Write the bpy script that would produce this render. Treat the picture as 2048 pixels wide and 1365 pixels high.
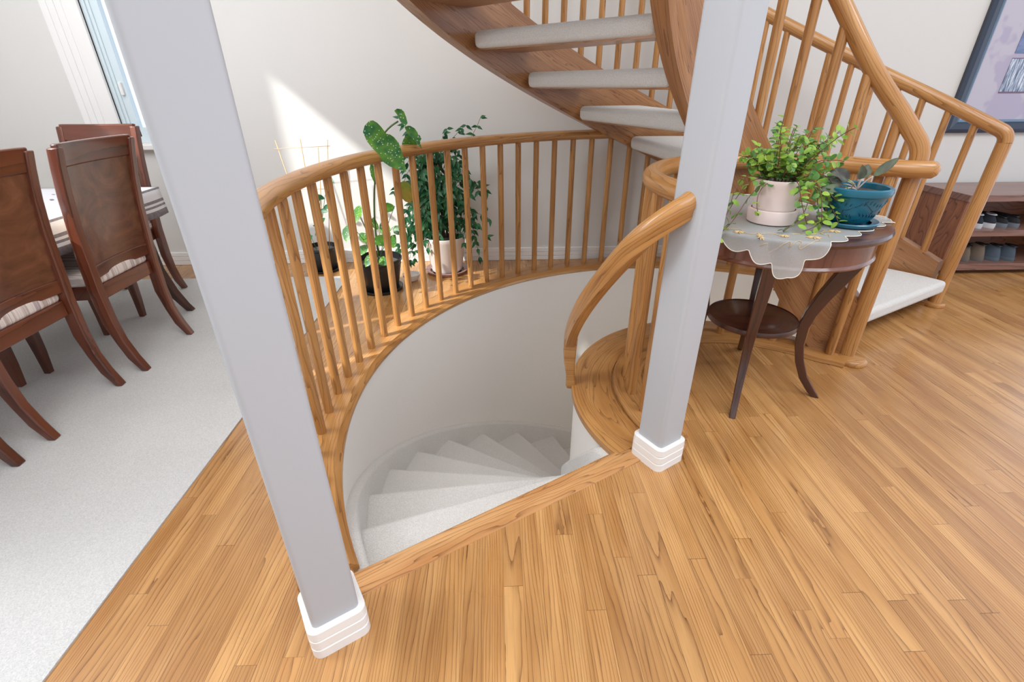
import bpy, bmesh, math, random
from mathutils import Vector, Matrix
from math import sin, cos, pi, radians as R, sqrt, hypot, atan2

random.seed(7)
for o in list(bpy.data.objects): bpy.data.objects.remove(o)
S = bpy.context.scene
COL = S.collection

# ------------------------------------------------------------------ camera
H = 1.30
FPX, CX, CY = 965.0, 1024.0, 682.5
d = Vector((1033-CX, 2490-CY, FPX)).normalized()          # world down, in image axes
yv = Vector((988-CX, 170-CY, FPX)); yv = (yv - d*yv.dot(d)).normalized()
xv = d.cross(yv)
# rows of world axes expressed in (right, down, forward); camera axes are (right, up, -forward)
right = Vector((xv.x, yv.x, -d.x)); down = Vector((xv.y, yv.y, -d.y)); fwd = Vector((xv.z, yv.z, -d.z))
cam_data = bpy.data.cameras.new('camera')
cam = bpy.data.objects.new('camera', cam_data); COL.objects.link(cam)
rot = Matrix((( right.x, -down.x, -fwd.x), (right.y, -down.y, -fwd.y), (right.z, -down.z, -fwd.z))).to_4x4()
cam.matrix_world = Matrix.Translation((0, 0, H)) @ rot
cam_data.sensor_width = 36.0; cam_data.lens = FPX/2048*36.0; cam_data.clip_start = 0.02
S.camera = cam

# ------------------------------------------------------------------ view, world, sun
S.view_settings.view_transform = 'Standard'
S.view_settings.look = 'None'
S.view_settings.exposure = 0.02
S.view_settings.gamma = 1.0
S.view_settings.use_curve_mapping = False

w = bpy.data.worlds.new('daylight'); S.world = w; w.use_nodes = True
nt = w.node_tree; nt.nodes.clear()
wo = nt.nodes.new('ShaderNodeOutputWorld'); bg = nt.nodes.new('ShaderNodeBackground')
tc = nt.nodes.new('ShaderNodeTexCoord'); sx = nt.nodes.new('ShaderNodeSeparateXYZ')
rp = nt.nodes.new('ShaderNodeValToRGB'); mm = nt.nodes.new('ShaderNodeMath'); mm.operation = 'MULTIPLY_ADD'
mm.inputs[1].default_value = 0.5; mm.inputs[2].default_value = 0.5
rp.color_ramp.elements[0].position = 0.15; rp.color_ramp.elements[0].color = (0.94, 0.95, 0.97, 1)
rp.color_ramp.elements[1].position = 0.85; rp.color_ramp.elements[1].color = (0.93, 1.02, 1.20, 1)
nt.links.new(tc.outputs['Generated'], sx.inputs[0]); nt.links.new(sx.outputs[0], mm.inputs[0])
nt.links.new(mm.outputs[0], rp.inputs[0]); nt.links.new(rp.outputs[0], bg.inputs[0])
my = nt.nodes.new('ShaderNodeMath'); my.operation = 'MULTIPLY_ADD'; my.inputs[1].default_value = 0.30; my.inputs[2].default_value = 1.10
nt.links.new(sx.outputs[1], my.inputs[0]); nt.links.new(my.outputs[0], bg.inputs[1])
nt.links.new(bg.outputs[0], wo.inputs[0])

sd = bpy.data.lights.new('sun', 'SUN'); sd.energy = 7.0; sd.angle = R(1.2); sd.color = (1.0, 0.96, 0.90)
sun = bpy.data.objects.new('sun', sd); COL.objects.link(sun)
SUN_DIR = Vector((1.0, 0.60, -0.90)).normalized()
sun.rotation_euler = (-SUN_DIR).to_track_quat('Z', 'Y').to_euler()

def area(name, loc, size, power, col, rot=(0, 0, 0), sy=None):
    l = bpy.data.lights.new(name, 'AREA'); l.energy = power; l.color = col; l.shape = 'RECTANGLE'; l.size = size; l.size_y = sy or size
    o = bpy.data.objects.new(name, l); COL.objects.link(o); o.location = loc; o.rotation_euler = rot
    return o
area('overhead_fill', (0.8, -1.2, 4.55), 3.0, 140, (0.97, 0.99, 1.02))  # added overhead fill for the room, no fixture behind it
area('overhead_fill', (-2.0, 1.0, 4.55), 2.4, 70, (0.96, 0.99, 1.04))  # added fill above the dining side, not a real fixture
area('overhead_fill', (3.6, 0.4, 4.55), 2.0, 90, (0.95, 0.99, 1.06))  # extra fill added to brighten the right wall and upper treads
area('left_window_fill', (-3.66, 1.08, 2.83), 2.8, 110, (0.94, 0.98, 1.06), (0, R(-72), 0), 1.0)  # fill lamp added just inside the left window to lift the treads

pl = bpy.data.lights.new('well_fill', 'POINT'); pl.energy = 3.2; pl.color = (1.0, 0.86, 0.72); pl.shadow_soft_size = 0.12  # warm fill added low in the well to brighten its curved wall
po = bpy.data.objects.new('well_fill', pl); COL.objects.link(po); po.location = (1.75, 2.75, -0.75)

# ------------------------------------------------------------------ shader helpers
class NT:
    def __init__(s, name):
        m = bpy.data.materials.new(name); m.use_nodes = True
        s.m = m; s.t = m.node_tree; s.t.nodes.clear()
        s.out = s.t.nodes.new('ShaderNodeOutputMaterial')
        s.b = s.t.nodes.new('ShaderNodeBsdfPrincipled')
        s.t.links.new(s.b.outputs[0], s.out.inputs[0])
    def n(s, typ, **kw):
        x = s.t.nodes.new(typ)
        for k, v in kw.items(): setattr(x, k, v)
        return x
    def l(s, a, b): s.t.links.new(a, b)
    def put(s, sock, v):
        if isinstance(v, bpy.types.NodeSocket): s.l(v, sock)
        else: sock.default_value = v
    def math(s, op, a, b=0.0, c=0.0, clamp=False):
        x = s.n('ShaderNodeMath', operation=op); x.use_clamp = clamp
        s.put(x.inputs[0], a); s.put(x.inputs[1], b)
        if len(x.inputs) > 2: s.put(x.inputs[2], c)
        return x.outputs[0]
    def xyz(s, a, b, c=0.0):
        x = s.n('ShaderNodeCombineXYZ'); s.put(x.inputs[0], a); s.put(x.inputs[1], b); s.put(x.inputs[2], c)
        return x.outputs[0]
    def noise(s, vec, scale, detail=2.0, rough=0.5, dist=0.0):
        x = s.n('ShaderNodeTexNoise'); s.l(vec, x.inputs['Vector'])
        x.inputs['Scale'].default_value = scale; x.inputs['Detail'].default_value = detail
        x.inputs['Roughness'].default_value = rough; x.inputs['Distortion'].default_value = dist
        return x.outputs[0]
    def ramp(s, fac, stops):
        x = s.n('ShaderNodeValToRGB'); e = x.color_ramp.elements
        e[0].position, e[0].color = stops[0][0], (*stops[0][1], 1)
        e[1].position, e[1].color = stops[-1][0], (*stops[-1][1], 1)
        for p, c in stops[1:-1]:
            k = e.new(p); k.color = (*c, 1)
        s.put(x.inputs[0], fac); return x.outputs[0]
    def mix(s, fac, a, b, typ='MIX'):
        x = s.n('ShaderNodeMix', data_type='RGBA', blend_type=typ)
        s.put(x.inputs[0], fac)
        for sock, v in ((x.inputs[6], a), (x.inputs[7], b)):
            if isinstance(v, tuple): sock.default_value = (*v[:3], 1)
            else: s.l(v, sock)
        return x.outputs[2]
    def bump(s, h, strength=0.3, dist=0.002):
        x = s.n('ShaderNodeBump'); x.inputs['Strength'].default_value = strength; x.inputs['Distance'].default_value = dist
        s.put(x.inputs['Height'], h); s.l(x.outputs[0], s.b.inputs['Normal'])
    def fin(s, color=None, rough=0.5, spec=0.5, metal=0.0, coat=0.0, coat_r=0.1):
        if color is not None:
            if isinstance(color, tuple): s.b.inputs['Base Color'].default_value = (*color[:3], 1)
            else: s.l(color, s.b.inputs['Base Color'])
        s.put(s.b.inputs['Roughness'], rough)
        s.b.inputs['Specular IOR Level'].default_value = spec
        s.b.inputs['Metallic'].default_value = metal
        s.b.inputs['Coat Weight'].default_value = coat; s.b.inputs['Coat Roughness'].default_value = coat_r
        return s.m

def sr(r, g, b):
    f = lambda c: ((c/255+0.055)/1.055)**2.4 if c/255 > 0.04045 else c/255/12.92
    return (f(r), f(g), f(b))

def grain(s, u, v, rnd, cols, ring=15.0, straight=55.0, pore=0.5, vs=1.0):
    """u along the grain in metres, v across, rnd random; returns colour and height"""
    ro = s.math('MULTIPLY', rnd, 37.0)
    p1 = s.xyz(s.math('MULTIPLY', u, 0.75), s.math('MULTIPLY', v, 8.0*vs), ro)
    n1 = s.noise(p1, 1.0, 3.0, 0.55, 0.15)
    p1b = s.xyz(s.math('MULTIPLY', u, 14.0), s.math('MULTIPLY', v, 45.0*vs), ro)
    n1b = s.noise(p1b, 1.0, 2.0, 0.6)
    a = s.math('MULTIPLY', n1, ring)
    a = s.math('MULTIPLY_ADD', v, straight if not isinstance(straight, (int, float)) else straight*vs, a)
    a = s.math('MULTIPLY_ADD', n1b, 0.35, a)
    fr = s.math('FRACT', a)
    line = s.math('POWER', fr, 5.0)
    p2 = s.xyz(s.math('MULTIPLY', u, 9.0), s.math('MULTIPLY', v, 420.0), ro)
    n2 = s.noise(p2, 1.0, 2.0, 0.6)
    pores = s.ramp(n2, [(0.50, (0, 0, 0)), (0.64, (1, 1, 1))])
    p3 = s.xyz(s.math('MULTIPLY', u, 2.2), s.math('MULTIPLY', v, 16.0), ro)
    n3 = s.noise(p3, 1.0, 2.0)
    dark, mid, light = cols
    base = s.mix(s.ramp(n3, [(0.3, (0, 0, 0)), (0.7, (1, 1, 1))]), mid, light)
    # the pores gather in the darker early wood lines
    lp = s.math('MULTIPLY', line, s.math('MULTIPLY_ADD', pores, 0.40, 0.68))
    pf = s.math('MULTIPLY', pores, s.math('MULTIPLY_ADD', line, 0.5, 0.25*pore))
    fac = s.math('MAXIMUM', s.math('MULTIPLY', lp, 0.95), pf, clamp=True)
    c = s.mix(fac, base, dark)
    return c, fac

OAK = (sr(104, 62, 32), sr(184, 128, 76), sr(212, 162, 108))
OAK_FLOOR = (sr(98, 58, 30), sr(172, 122, 70), sr(202, 154, 98))
OAK_RAIL = (sr(108, 68, 38), sr(172, 118, 62), sr(200, 148, 88))

def uv_wood(name, cols, rough=0.3, ring=9.0, straight=60.0, pore=0.6, coat=0.25, vs=1.0):
    s = NT(name)
    uv = s.n('ShaderNodeUVMap'); sp = s.n('ShaderNodeSeparateXYZ'); s.l(uv.outputs[0], sp.inputs[0])
    oi = s.n('ShaderNodeObjectInfo')
    u = s.math('MULTIPLY_ADD', oi.outputs['Random'], 13.0, sp.outputs[0])
    c, f = grain(s, u, sp.outputs[1], oi.outputs['Random'], cols, ring, straight, pore, vs)
    s.bump(s.math('SUBTRACT', 1.0, f), 0.15, 0.0006)
    return s.fin(c, rough, 0.45, coat=coat, coat_r=0.12)

def floor_wood():
    s = NT('oak_floor_boards')
    tcn = s.n('ShaderNodeTexCoord'); sp = s.n('ShaderNodeSeparateXYZ'); s.l(tcn.outputs['Object'], sp.inputs[0])
    X, Y = sp.outputs[0], sp.outputs[1]
    xr = s.math('DIVIDE', X, 0.0572)
    row = s.math('FLOOR', xr); xf = s.math('SUBTRACT', xr, row)
    wn = s.n('ShaderNodeTexWhiteNoise', noise_dimensions='1D'); s.l(row, wn.inputs['W'])
    yo = s.math('MULTIPLY_ADD', wn.outputs[0], 7.3, Y)
    yr = s.math('DIVIDE', yo, 0.86); idx = s.math('FLOOR', yr); yf = s.math('SUBTRACT', yr, idx)
    w2 = s.n('ShaderNodeTexWhiteNoise', noise_dimensions='2D'); s.l(s.xyz(row, idx), w2.inputs['Vector'])
    rnd = w2.outputs[0]
    v = s.math('MULTIPLY', s.math('SUBTRACT', xf, 0.5), 0.0572)
    v = s.math('MULTIPLY_ADD', rnd, 2.0, v)
    c, f = grain(s, s.math('MULTIPLY_ADD', rnd, 9.0, Y), v, rnd, OAK_FLOOR, 8.5, s.math('MULTIPLY_ADD', rnd, 110.0, 25.0), 0.7)
    w3 = s.n('ShaderNodeTexWhiteNoise', noise_dimensions='2D'); s.l(s.xyz(idx, row), w3.inputs['Vector'])
    tone = s.ramp(w3.outputs[0], [(0.0, (0.86, 0.83, 0.80)), (0.5, (1.0, 0.99, 0.97)), (1.0, (1.10, 1.10, 1.08))])
    c = s.mix(1.0, c, tone, 'MULTIPLY')
    e = s.math('MINIMUM', xf, s.math('SUBTRACT', 1.0, xf))
    ey = s.math('MULTIPLY', s.math('MINIMUM', yf, s.math('SUBTRACT', 1.0, yf)), 0.86/0.0572)
    gap = s.math('LESS_THAN', s.math('MINIMUM', e, ey), 0.012)
    gn = s.noise(s.xyz(row, s.math('MULTIPLY', Y, 1.2)), 1.3, 2.0)
    gs = s.math('MULTIPLY', gap, s.ramp(gn, [(0.40, (0.25, 0.25, 0.25)), (0.62, (0.85, 0.85, 0.85))]))
    c = s.mix(gs, c, sr(70, 40, 20))
    s.bump(s.math('SUBTRACT', 1.0, s.math('MULTIPLY_ADD', f, 0.25, gap)), 0.12, 0.0008)
    pos = s.noise(s.xyz(X, Y), 2.3, 3.0)
    rg = s.ramp(pos, [(0.3, (0.20, 0.20, 0.20)), (0.7, (0.36, 0.36, 0.36))])
    return s.fin(c, rg, 0.5, coat=0.25, coat_r=0.16)

def paint(name, col, rough=0.6, tex=0.25, sc=90.0):
    s = NT(name)
    t = s.n('ShaderNodeTexCoord')
    n = s.noise(t.outputs['Object'], sc, 3.0, 0.6)
    s.bump(n, tex, 0.002)
    return s.fin(col, rough, 0.3)

def carpet(name, c1, c2, sc=350.0, st=0.8):
    s = NT(name)
    t = s.n('ShaderNodeTexCoord')
    n = s.noise(t.outputs['Object'], sc, 3.0, 0.75)
    n2 = s.noise(t.outputs['Object'], 6.0, 3.0, 0.6)
    c = s.mix(s.ramp(n, [(0.35, (0, 0, 0)), (0.65, (1, 1, 1))]), c1, c2)
    c = s.mix(s.math('MULTIPLY', n2, 0.22), c, tuple(x*0.8 for x in c1))
    s.bump(n, st, 0.004)
    m = s.fin(c, 0.95, 0.1)
    s.b.inputs['Sheen Weight'].default_value = 0.25
    return m

def plain(name, col, rough=0.5, **k):
    return NT(name).fin(col, rough, **k)

M = {}
M['floor'] = floor_wood()
M['oak'] = uv_wood('oak_rail', OAK_RAIL, ring=13, straight=55)
M['oak_red'] = uv_wood('oak_stringer', (sr(88, 52, 30), sr(156, 106, 64), sr(182, 132, 86)), ring=16, straight=60)
M['oak_thr'] = uv_wood('oak_threshold', OAK, ring=16, straight=45)
M['wall'] = paint('cream_wall_paint', sr(220, 218, 213), 0.7, 0.12, 60)
M['well'] = paint('stipple_wall_paint', sr(238, 234, 228), 0.75, 0.35, 75)
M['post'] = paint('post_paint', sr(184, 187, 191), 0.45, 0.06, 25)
M['trim'] = plain('white_trim_paint', sr(240, 238, 234), 0.3)
M['carpet'] = carpet('dining_carpet', sr(200, 199, 196), sr(228, 227, 223), 240, 1.0)
M['stair_carpet'] = carpet('stair_carpet', sr(208, 205, 199), sr(236, 234, 229), 240, 0.7)
M['dark_oak'] = uv_wood('dark_walnut', (sr(34, 20, 14), sr(132, 80, 50), sr(160, 100, 66)), 0.35, ring=26, straight=30, pore=0.7, vs=0.45)
M['dark_top'] = uv_wood('dark_walnut_front', (sr(66, 40, 30), sr(128, 90, 76), sr(148, 110, 96)), 0.35, ring=5, straight=30, pore=0.8)
M['cherry'] = uv_wood('cherry_chair_wood', (sr(48, 22, 14), sr(92, 46, 30), sr(116, 62, 40)), 0.28, ring=3, straight=12, pore=0.3, coat=0.5)
M['mahog'] = uv_wood('mahogany_veneer', (sr(64, 32, 22), sr(104, 60, 46), sr(130, 82, 64)), 0.22, ring=5, straight=8, pore=0.3, coat=0.6)
M['cherry_dark'] = uv_wood('dark_cherry_wood', (sr(30, 16, 12), sr(64, 34, 24), sr(84, 46, 34)), 0.28, ring=3, straight=12, pore=0.3, coat=0.5)
M['soil'] = carpet('potting_soil', sr(26, 20, 16), sr(84, 70, 58), 160, 1.0)
M['black_pot'] = plain('black_plastic', sr(30, 30, 32), 0.35)
M['white'] = plain('white_plastic', sr(235, 236, 236), 0.35)

def panel_mat():
    s = NT('chair_back_veneer')
    uv = s.n('ShaderNodeUVMap'); oi = s.n('ShaderNodeObjectInfo')
    n = s.noise(uv.outputs[0], 4.5, 3.0, 0.6, 2.2)
    n2 = s.noise(uv.outputs[0], 26.0, 2.0, 0.6, 3.0)
    c = s.ramp(n, [(0.25, sr(70, 36, 24)), (0.5, sr(112, 68, 48)), (0.75, sr(146, 96, 70))])
    c = s.mix(s.math('MULTIPLY', n2, 0.35), c, sr(80, 42, 26))
    return s.fin(c, 0.3, coat=0.5, coat_r=0.15)
M['veneer'] = panel_mat()

def stripe_mat():
    s = NT('striped_seat_fabric')
    t = s.n('ShaderNodeTexCoord'); sp = s.n('ShaderNodeSeparateXYZ'); s.l(t.outputs['Object'], sp.inputs[0])
    a = s.noise(s.xyz(s.math('MULTIPLY', sp.outputs[1], 22.0), 0.0), 1.0, 3.0, 0.6)
    c = s.ramp(a, [(0.30, sr(130, 112, 112)), (0.44, sr(196, 180, 172)), (0.52, sr(236, 228, 220)), (0.60, sr(180, 166, 168)), (0.72, sr(214, 206, 204))])
    return s.fin(c, 0.8, 0.2)
M['stripe'] = stripe_mat()
M['cream'] = plain('cream_upholstery', sr(226, 204, 178), 0.8, spec=0.2)

def cloth_mat():
    s = NT('table_cloth_fabric')
    uv = s.n('ShaderNodeUVMap'); sp = s.n('ShaderNodeSeparateXYZ'); s.l(uv.outputs[0], sp.inputs[0])
    dd = sp.outputs[0]        # metres in from the hem
    near = s.math('LESS_THAN', dd, 0.165)
    rp_ = s.n('ShaderNodeValToRGB'); rp_.color_ramp.interpolation = 'CONSTANT'; e = rp_.color_ramp.elements
    e[0].position = 0; e[0].color = (1, 1, 1, 1); e[1].position = .034; e[1].color = (0, 0, 0, 1)
    for p_, v_ in ((.048, 1), (.060, 0), (.074, 1), (.088, 0), (.140, 1), (.156, 0)):
        k_ = e.new(p_); k_.color = (v_, v_, v_, 1)
    s.l(dd, rp_.inputs[0]); m1 = rp_.outputs[0]
    n = s.n('ShaderNodeTexVoronoi'); s.l(s.xyz(s.math('MULTIPLY', dd, 1.0), sp.outputs[1]), n.inputs['Vector']); n.inputs['Scale'].default_value = 9.0
    m2 = s.math('MULTIPLY', s.math('LESS_THAN', n.outputs['Distance'], 0.16), s.math('SUBTRACT', 1.0, near))
    f = s.math('MAXIMUM', m1, m2)
    fn = s.noise(uv.outputs[0], 60.0, 2.0)
    dark = s.mix(fn, sr(96, 90, 96), sr(150, 144, 148))
    c = s.mix(f, sr(216, 216, 220), dark)
    return s.fin(c, 0.6, 0.3)
M['cloth'] = cloth_mat()

def sheer_mat():
    s = NT('sheer_organza')
    t = s.n('ShaderNodeTexCoord')
    wv = s.noise(t.outputs['Object'], 400.0, 1.0)
    c = s.mix(wv, sr(206, 212, 212), sr(240, 242, 240))
    s.fin(c, 0.5, 0.3)
    tr = s.n('ShaderNodeBsdfTransparent'); mx = s.n('ShaderNodeMixShader'); mx.inputs[0].default_value = 0.46
    s.l(tr.outputs[0], mx.inputs[1]); s.l(s.b.outputs[0], mx.inputs[2]); s.l(mx.outputs[0], s.out.inputs[0])
    return s.m
M['sheer'] = sheer_mat()
M['gold'] = plain('gold_thread', sr(226, 196, 142), 0.5)
M['hem'] = plain('hem_thread', sr(232, 230, 214), 0.6)

def leaf_mat(name, a, b, spots=False, rough=0.4):
    s = NT(name)
    t = s.n('ShaderNodeTexCoord')
    n = s.noise(t.outputs['Object'], 14.0, 2.0, 0.6)
    c = s.mix(s.ramp(n, [(0.35, (0, 0, 0)), (0.65, (1, 1, 1))]), a, b)
    if spots:
        vo = s.n('ShaderNodeTexVoronoi'); s.l(t.outputs['Object'], vo.inputs['Vector']); vo.inputs['Scale'].default_value = 75.0
        c = s.mix(s.math('LESS_THAN', vo.outputs['Distance'], 0.20), c, sr(208, 216, 204))
    s.fin(c, rough, 0.4)
    tl = s.n('ShaderNodeBsdfTranslucent'); s.l(c, tl.inputs[0])
    mx = s.n('ShaderNodeMixShader'); mx.inputs[0].default_value = 0.28
    s.l(s.b.outputs[0], mx.inputs[1]); s.l(tl.outputs[0], mx.inputs[2]); s.l(mx.outputs[0], s.out.inputs[0])
    return s.m
M['ficus'] = leaf_mat('ficus_leaf', sr(24, 78, 50), sr(54, 116, 66))
M['vine'] = leaf_mat('vine_leaf', sr(112, 158, 60), sr(176, 208, 92))
M['vine2'] = leaf_mat('vine_leaf_deep', sr(70, 126, 68), sr(126, 170, 86))
M['begonia'] = leaf_mat('spotted_leaf', sr(44, 104, 62), sr(104, 156, 52), True)
M['begonia_old'] = leaf_mat('yellowing_leaf', sr(120, 132, 50), sr(168, 140, 60))
M['violet'] = leaf_mat('purple_grey_leaf', sr(84, 74, 78), sr(120, 136, 104))
M['violet_edge'] = plain('pale_leaf_rim', sr(196, 184, 176), 0.5)
M['stem'] = plain('brown_stem', sr(112, 76, 58), 0.6)
M['gstem'] = plain('green_stem', sr(78, 104, 56), 0.5)
M['bamboo'] = plain('bamboo_stake', sr(216, 176, 130), 0.5)
M['pink'] = plain('pink_ceramic', sr(236, 216, 210), 0.45)
M['wpot'] = plain('white_ceramic', sr(226, 220, 214), 0.4)
M['mauve'] = plain('mauve_saucer', sr(176, 138, 132), 0.4)
M['teal'] = plain('teal_glaze', sr(22, 104, 128), 0.3, coat=0.2)
M['teal_dark'] = plain('teal_relief', sr(14, 70, 92), 0.4)

# ------------------------------------------------------------------ mesh helpers
def link(o, parent=None):
    COL.objects.link(o)
    if parent is not None: o.parent = parent
    return o

def mesh(name, verts, faces, mat, parent=None, uvs=None, smooth=False, mats=None, fm=None):
    me = bpy.data.meshes.new(name)
    me.from_pydata([tuple(v) for v in verts], [], faces)
    for m in (mats or [mat]): me.materials.append(m)
    lay = me.uv_layers.new(name='UVMap')
    for p in me.polygons:
        if uvs:
            for k, li in enumerate(p.loop_indices): lay.data[li].uv = uvs[p.index][k]
        else:
            n = p.normal
            for li in p.loop_indices:
                c = me.vertices[me.loops[li].vertex_index].co
                a = (abs(n.x), abs(n.y), abs(n.z)).index(max(abs(n.x), abs(n.y), abs(n.z)))
                lay.data[li].uv = ((c.y, c.z), (c.x, c.z), (c.x, c.y))[a]
        p.use_smooth = smooth
        if fm: p.material_index = fm[p.index]
    me.update()
    return link(bpy.data.objects.new(name, me), parent)

def shade(o, ang=40):
    try:
        o.data.polygons.foreach_set('use_smooth', [True]*len(o.data.polygons))
        bm = bmesh.new(); bm.from_mesh(o.data)
        for e in bm.edges:
            if len(e.link_faces) == 2 and e.calc_face_angle(0) > R(ang): e.smooth = False
        bm.to_mesh(o.data); bm.free()
    except Exception: pass
    return o

def bevel(o, wd=0.004, seg=2, ang=35):
    m = o.modifiers.new('bevel', 'BEVEL'); m.width = wd; m.segments = seg; m.limit_method = 'ANGLE'; m.angle_limit = R(ang)
    return o

def tag(o, label, cat, group=None):
    o['label'] = label; o['category'] = cat
    if group: o['group'] = group
    return o

def struct(o):
    o['kind'] = 'structure'; return o

def empty(name, loc=(0, 0, 0), rz=0.0):
    e = bpy.data.objects.new(name, None); e.empty_display_size = 0.05
    COL.objects.link(e); e.location = loc; e.rotation_euler = (0, 0, rz)
    return e

class MB:
    def __init__(s): s.v = []; s.f = []; s.u = []; s.m = []
    def add(s, verts, faces, uvs=None, mi=0):
        b = len(s.v); s.v += [Vector(v) for v in verts]
        for i, f in enumerate(faces):
            s.f.append([b+k for k in f]); s.m.append(mi)
            if uvs: s.u.append(uvs[i])
            else:
                q = [Vector(verts[k]) for k in f]
                n = (q[1]-q[0]).cross(q[-1]-q[0]); a = max(range(3), key=lambda t: abs(n[t]))
                s.u.append([((c.y, c.z), (c.x, c.z), (c.x, c.y))[a] for c in q])
        return s
    def box(s, x0, x1, y0, y1, z0, z1, grain=None, mi=0):
        vs = [(x, y, z) for z in (z0, z1) for y in (y0, y1) for x in (x0, x1)]
        fs = [(0, 2, 3, 1), (4, 5, 7, 6), (0, 1, 5, 4), (2, 6, 7, 3), (0, 4, 6, 2), (1, 3, 7, 5)]
        ext = (x1-x0, y1-y0, z1-z0)
        g = grain if grain is not None else ext.index(max(ext))
        uv = []
        for f in fs:
            q = [Vector(vs[k]) for k in f]
            uv.append([(c[g], c[(g+1) % 3]+c[(g+2) % 3]*0.73) for c in q])
        return s.add(vs, fs, uv, mi)
    def tube(s, pts, rad, n=8, mi=0, cap=True):
        pts = [Vector(p) for p in pts]
        rads = rad if isinstance(rad, (list, tuple)) else [rad]*len(pts)
        vs, fs, us = [], [], []
        up = Vector((0, 0, 1)); prev = None; L = 0; Ls = []
        for i, p in enumerate(pts):
            t = (pts[min(i+1, len(pts)-1)]-pts[max(i-1, 0)]).normalized()
            if prev is None:
                a = up if abs(t.z) < 0.95 else Vector((1, 0, 0))
                sd_ = t.cross(a).normalized()
            else: sd_ = (prev - t*prev.dot(t)).normalized()
            prev = sd_; nn = sd_.cross(t)
            if i: L += (p-pts[i-1]).length
            Ls.append(L)
            for k in range(n):
                A = 2*pi*k/n; vs.append(p+(sd_*cos(A)+nn*sin(A))*rads[i])
        for i in range(len(pts)-1):
            for k in range(n):
                k2 = (k+1) % n
                fs.append((i*n+k, i*n+k2, (i+1)*n+k2, (i+1)*n+k))
                pr = 2*pi*rads[i]/n
                us.append([(Ls[i], k*pr), (Ls[i], (k+1)*pr), (Ls[i+1], (k+1)*pr), (Ls[i+1], k*pr)])
        if cap:
            fs.append(tuple(range(n))[::-1]); us.append([(0.01*k, 0) for k in range(n)])
            b = (len(pts)-1)*n; fs.append(tuple(range(b, b+n))); us.append([(0.01*k, 0) for k in range(n)])
        return s.add(vs, fs, us, mi)
    def sweep(s, pts, prof, cap=True, mi=0, vertical=True, closed_prof=True):
        """prof: list of (side, up) offsets; side is to the right of travel, up stays vertical when vertical=True"""
        pts = [Vector(p) for p in pts]; n = len(prof); vs = []; fs = []; us = []
        per = [0]
        for k in range(n): per.append(per[-1]+hypot(prof[(k+1) % n][0]-prof[k][0], prof[(k+1) % n][1]-prof[k][1]))
        L = 0; Ls = []
        for i, p in enumerate(pts):
            t = (pts[min(i+1, len(pts)-1)]-pts[max(i-1, 0)]).normalized()
            sd_ = t.cross(Vector((0, 0, 1))).normalized()
            nn = Vector((0, 0, 1)) if vertical else sd_.cross(t)
            if i: L += (p-pts[i-1]).length
            Ls.append(L)
            for a, b in prof: vs.append(p+sd_*a+nn*b)
        for i in range(len(pts)-1):
            for k in range(n):
                k2 = (k+1) % n
                fs.append((i*n+k, (i+1)*n+k, (i+1)*n+k2, i*n+k2))
                us.append([(Ls[i], per[k]), (Ls[i+1], per[k]), (Ls[i+1], per[k+1]), (Ls[i], per[k+1])])
        if cap:
            fs.append(tuple(range(n))); us.append([prof[k] for k in range(n)])
            b = (len(pts)-1)*n; fs.append(tuple(range(b, b+n))[::-1]); us.append([prof[n-1-k] for k in range(n)])
        return s.add(vs, fs, us, mi)
    def lathe(s, prof, n=32, c=(0, 0, 0), mi=0, sx=1.0, sy=1.0, capb=True, capt=False):
        vs = []; fs = []; us = []
        for r, z in prof:
            for k in range(n):
                A = 2*pi*k/n; vs.append((c[0]+r*cos(A)*sx, c[1]+r*sin(A)*sy, c[2]+z))
        for i in range(len(prof)-1):
            for k in range(n):
                k2 = (k+1) % n; fs.append((i*n+k, i*n+k2, (i+1)*n+k2, (i+1)*n+k))
                us.append([(prof[i][1], k*prof[i][0]*2*pi/n), (prof[i][1], (k+1)*prof[i][0]*2*pi/n), (prof[i+1][1], (k+1)*prof[i+1][0]*2*pi/n), (prof[i+1][1], k*prof[i+1][0]*2*pi/n)])
        if capb: fs.append(tuple(range(n))[::-1]); us.append([(vs[k][0], vs[k][1]) for k in range(n)][::-1])
        if capt:
            b = (len(prof)-1)*n; fs.append(tuple(range(b, b+n))); us.append([(vs[b+k][0], vs[b+k][1]) for k in range(n)])
        return s.add(vs, fs, us, mi)
    def prism(s, poly, z0, z1, mi=0, grain=None):
        """poly in xy (ccw), extruded in z; grain = (gx, gy) direction for uv"""
        n = len(poly); vs = [(x, y, z0) for x, y in poly]+[(x, y, z1) for x, y in poly]
        fs = [tuple(range(n))[::-1], tuple(range(n, 2*n))]+[(k, (k+1) % n, n+(k+1) % n, n+k) for k in range(n)]
        g = Vector(grain).normalized() if grain else Vector((1, 0)); h = Vector((-g.y, g.x))
        us = [[(vs[k][0]*g.x+vs[k][1]*g.y, vs[k][0]*h.x+vs[k][1]*h.y+vs[k][2]) for k in f] for f in fs]
        return s.add(vs, fs, us, mi)
    def build(s, name, mat, parent=None, smooth=False, mats=None):
        return mesh(name, s.v, s.f, mat, parent, s.u, smooth, mats, s.m if mats else None)

CC = Vector((1.14, 1.865))        # centre of the curved stair
def pol(r, th, z=0.0):
    t = R(th); return Vector((CC.x+r*cos(t), CC.y+r*sin(t), z))
def arc(r, t0, t1, n, z=0.0):
    return [pol(r, t0+(t1-t0)*i/n, z) for i in range(n+1)]
def circ(rx, ry=None, n=16):
    ry = ry or rx
    return [(rx*cos(2*pi*k/n), ry*sin(2*pi*k/n)) for k in range(n)]

def finish(o, ang=40): return shade(o, ang)

# ================================================================== SETTING
WY = 3.88                         # back wall
TH0, TH1 = 209.4, 40.0            # the stair opening, seen from above
RW, RI = 1.815, 0.785
RR_END = 2.9

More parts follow.
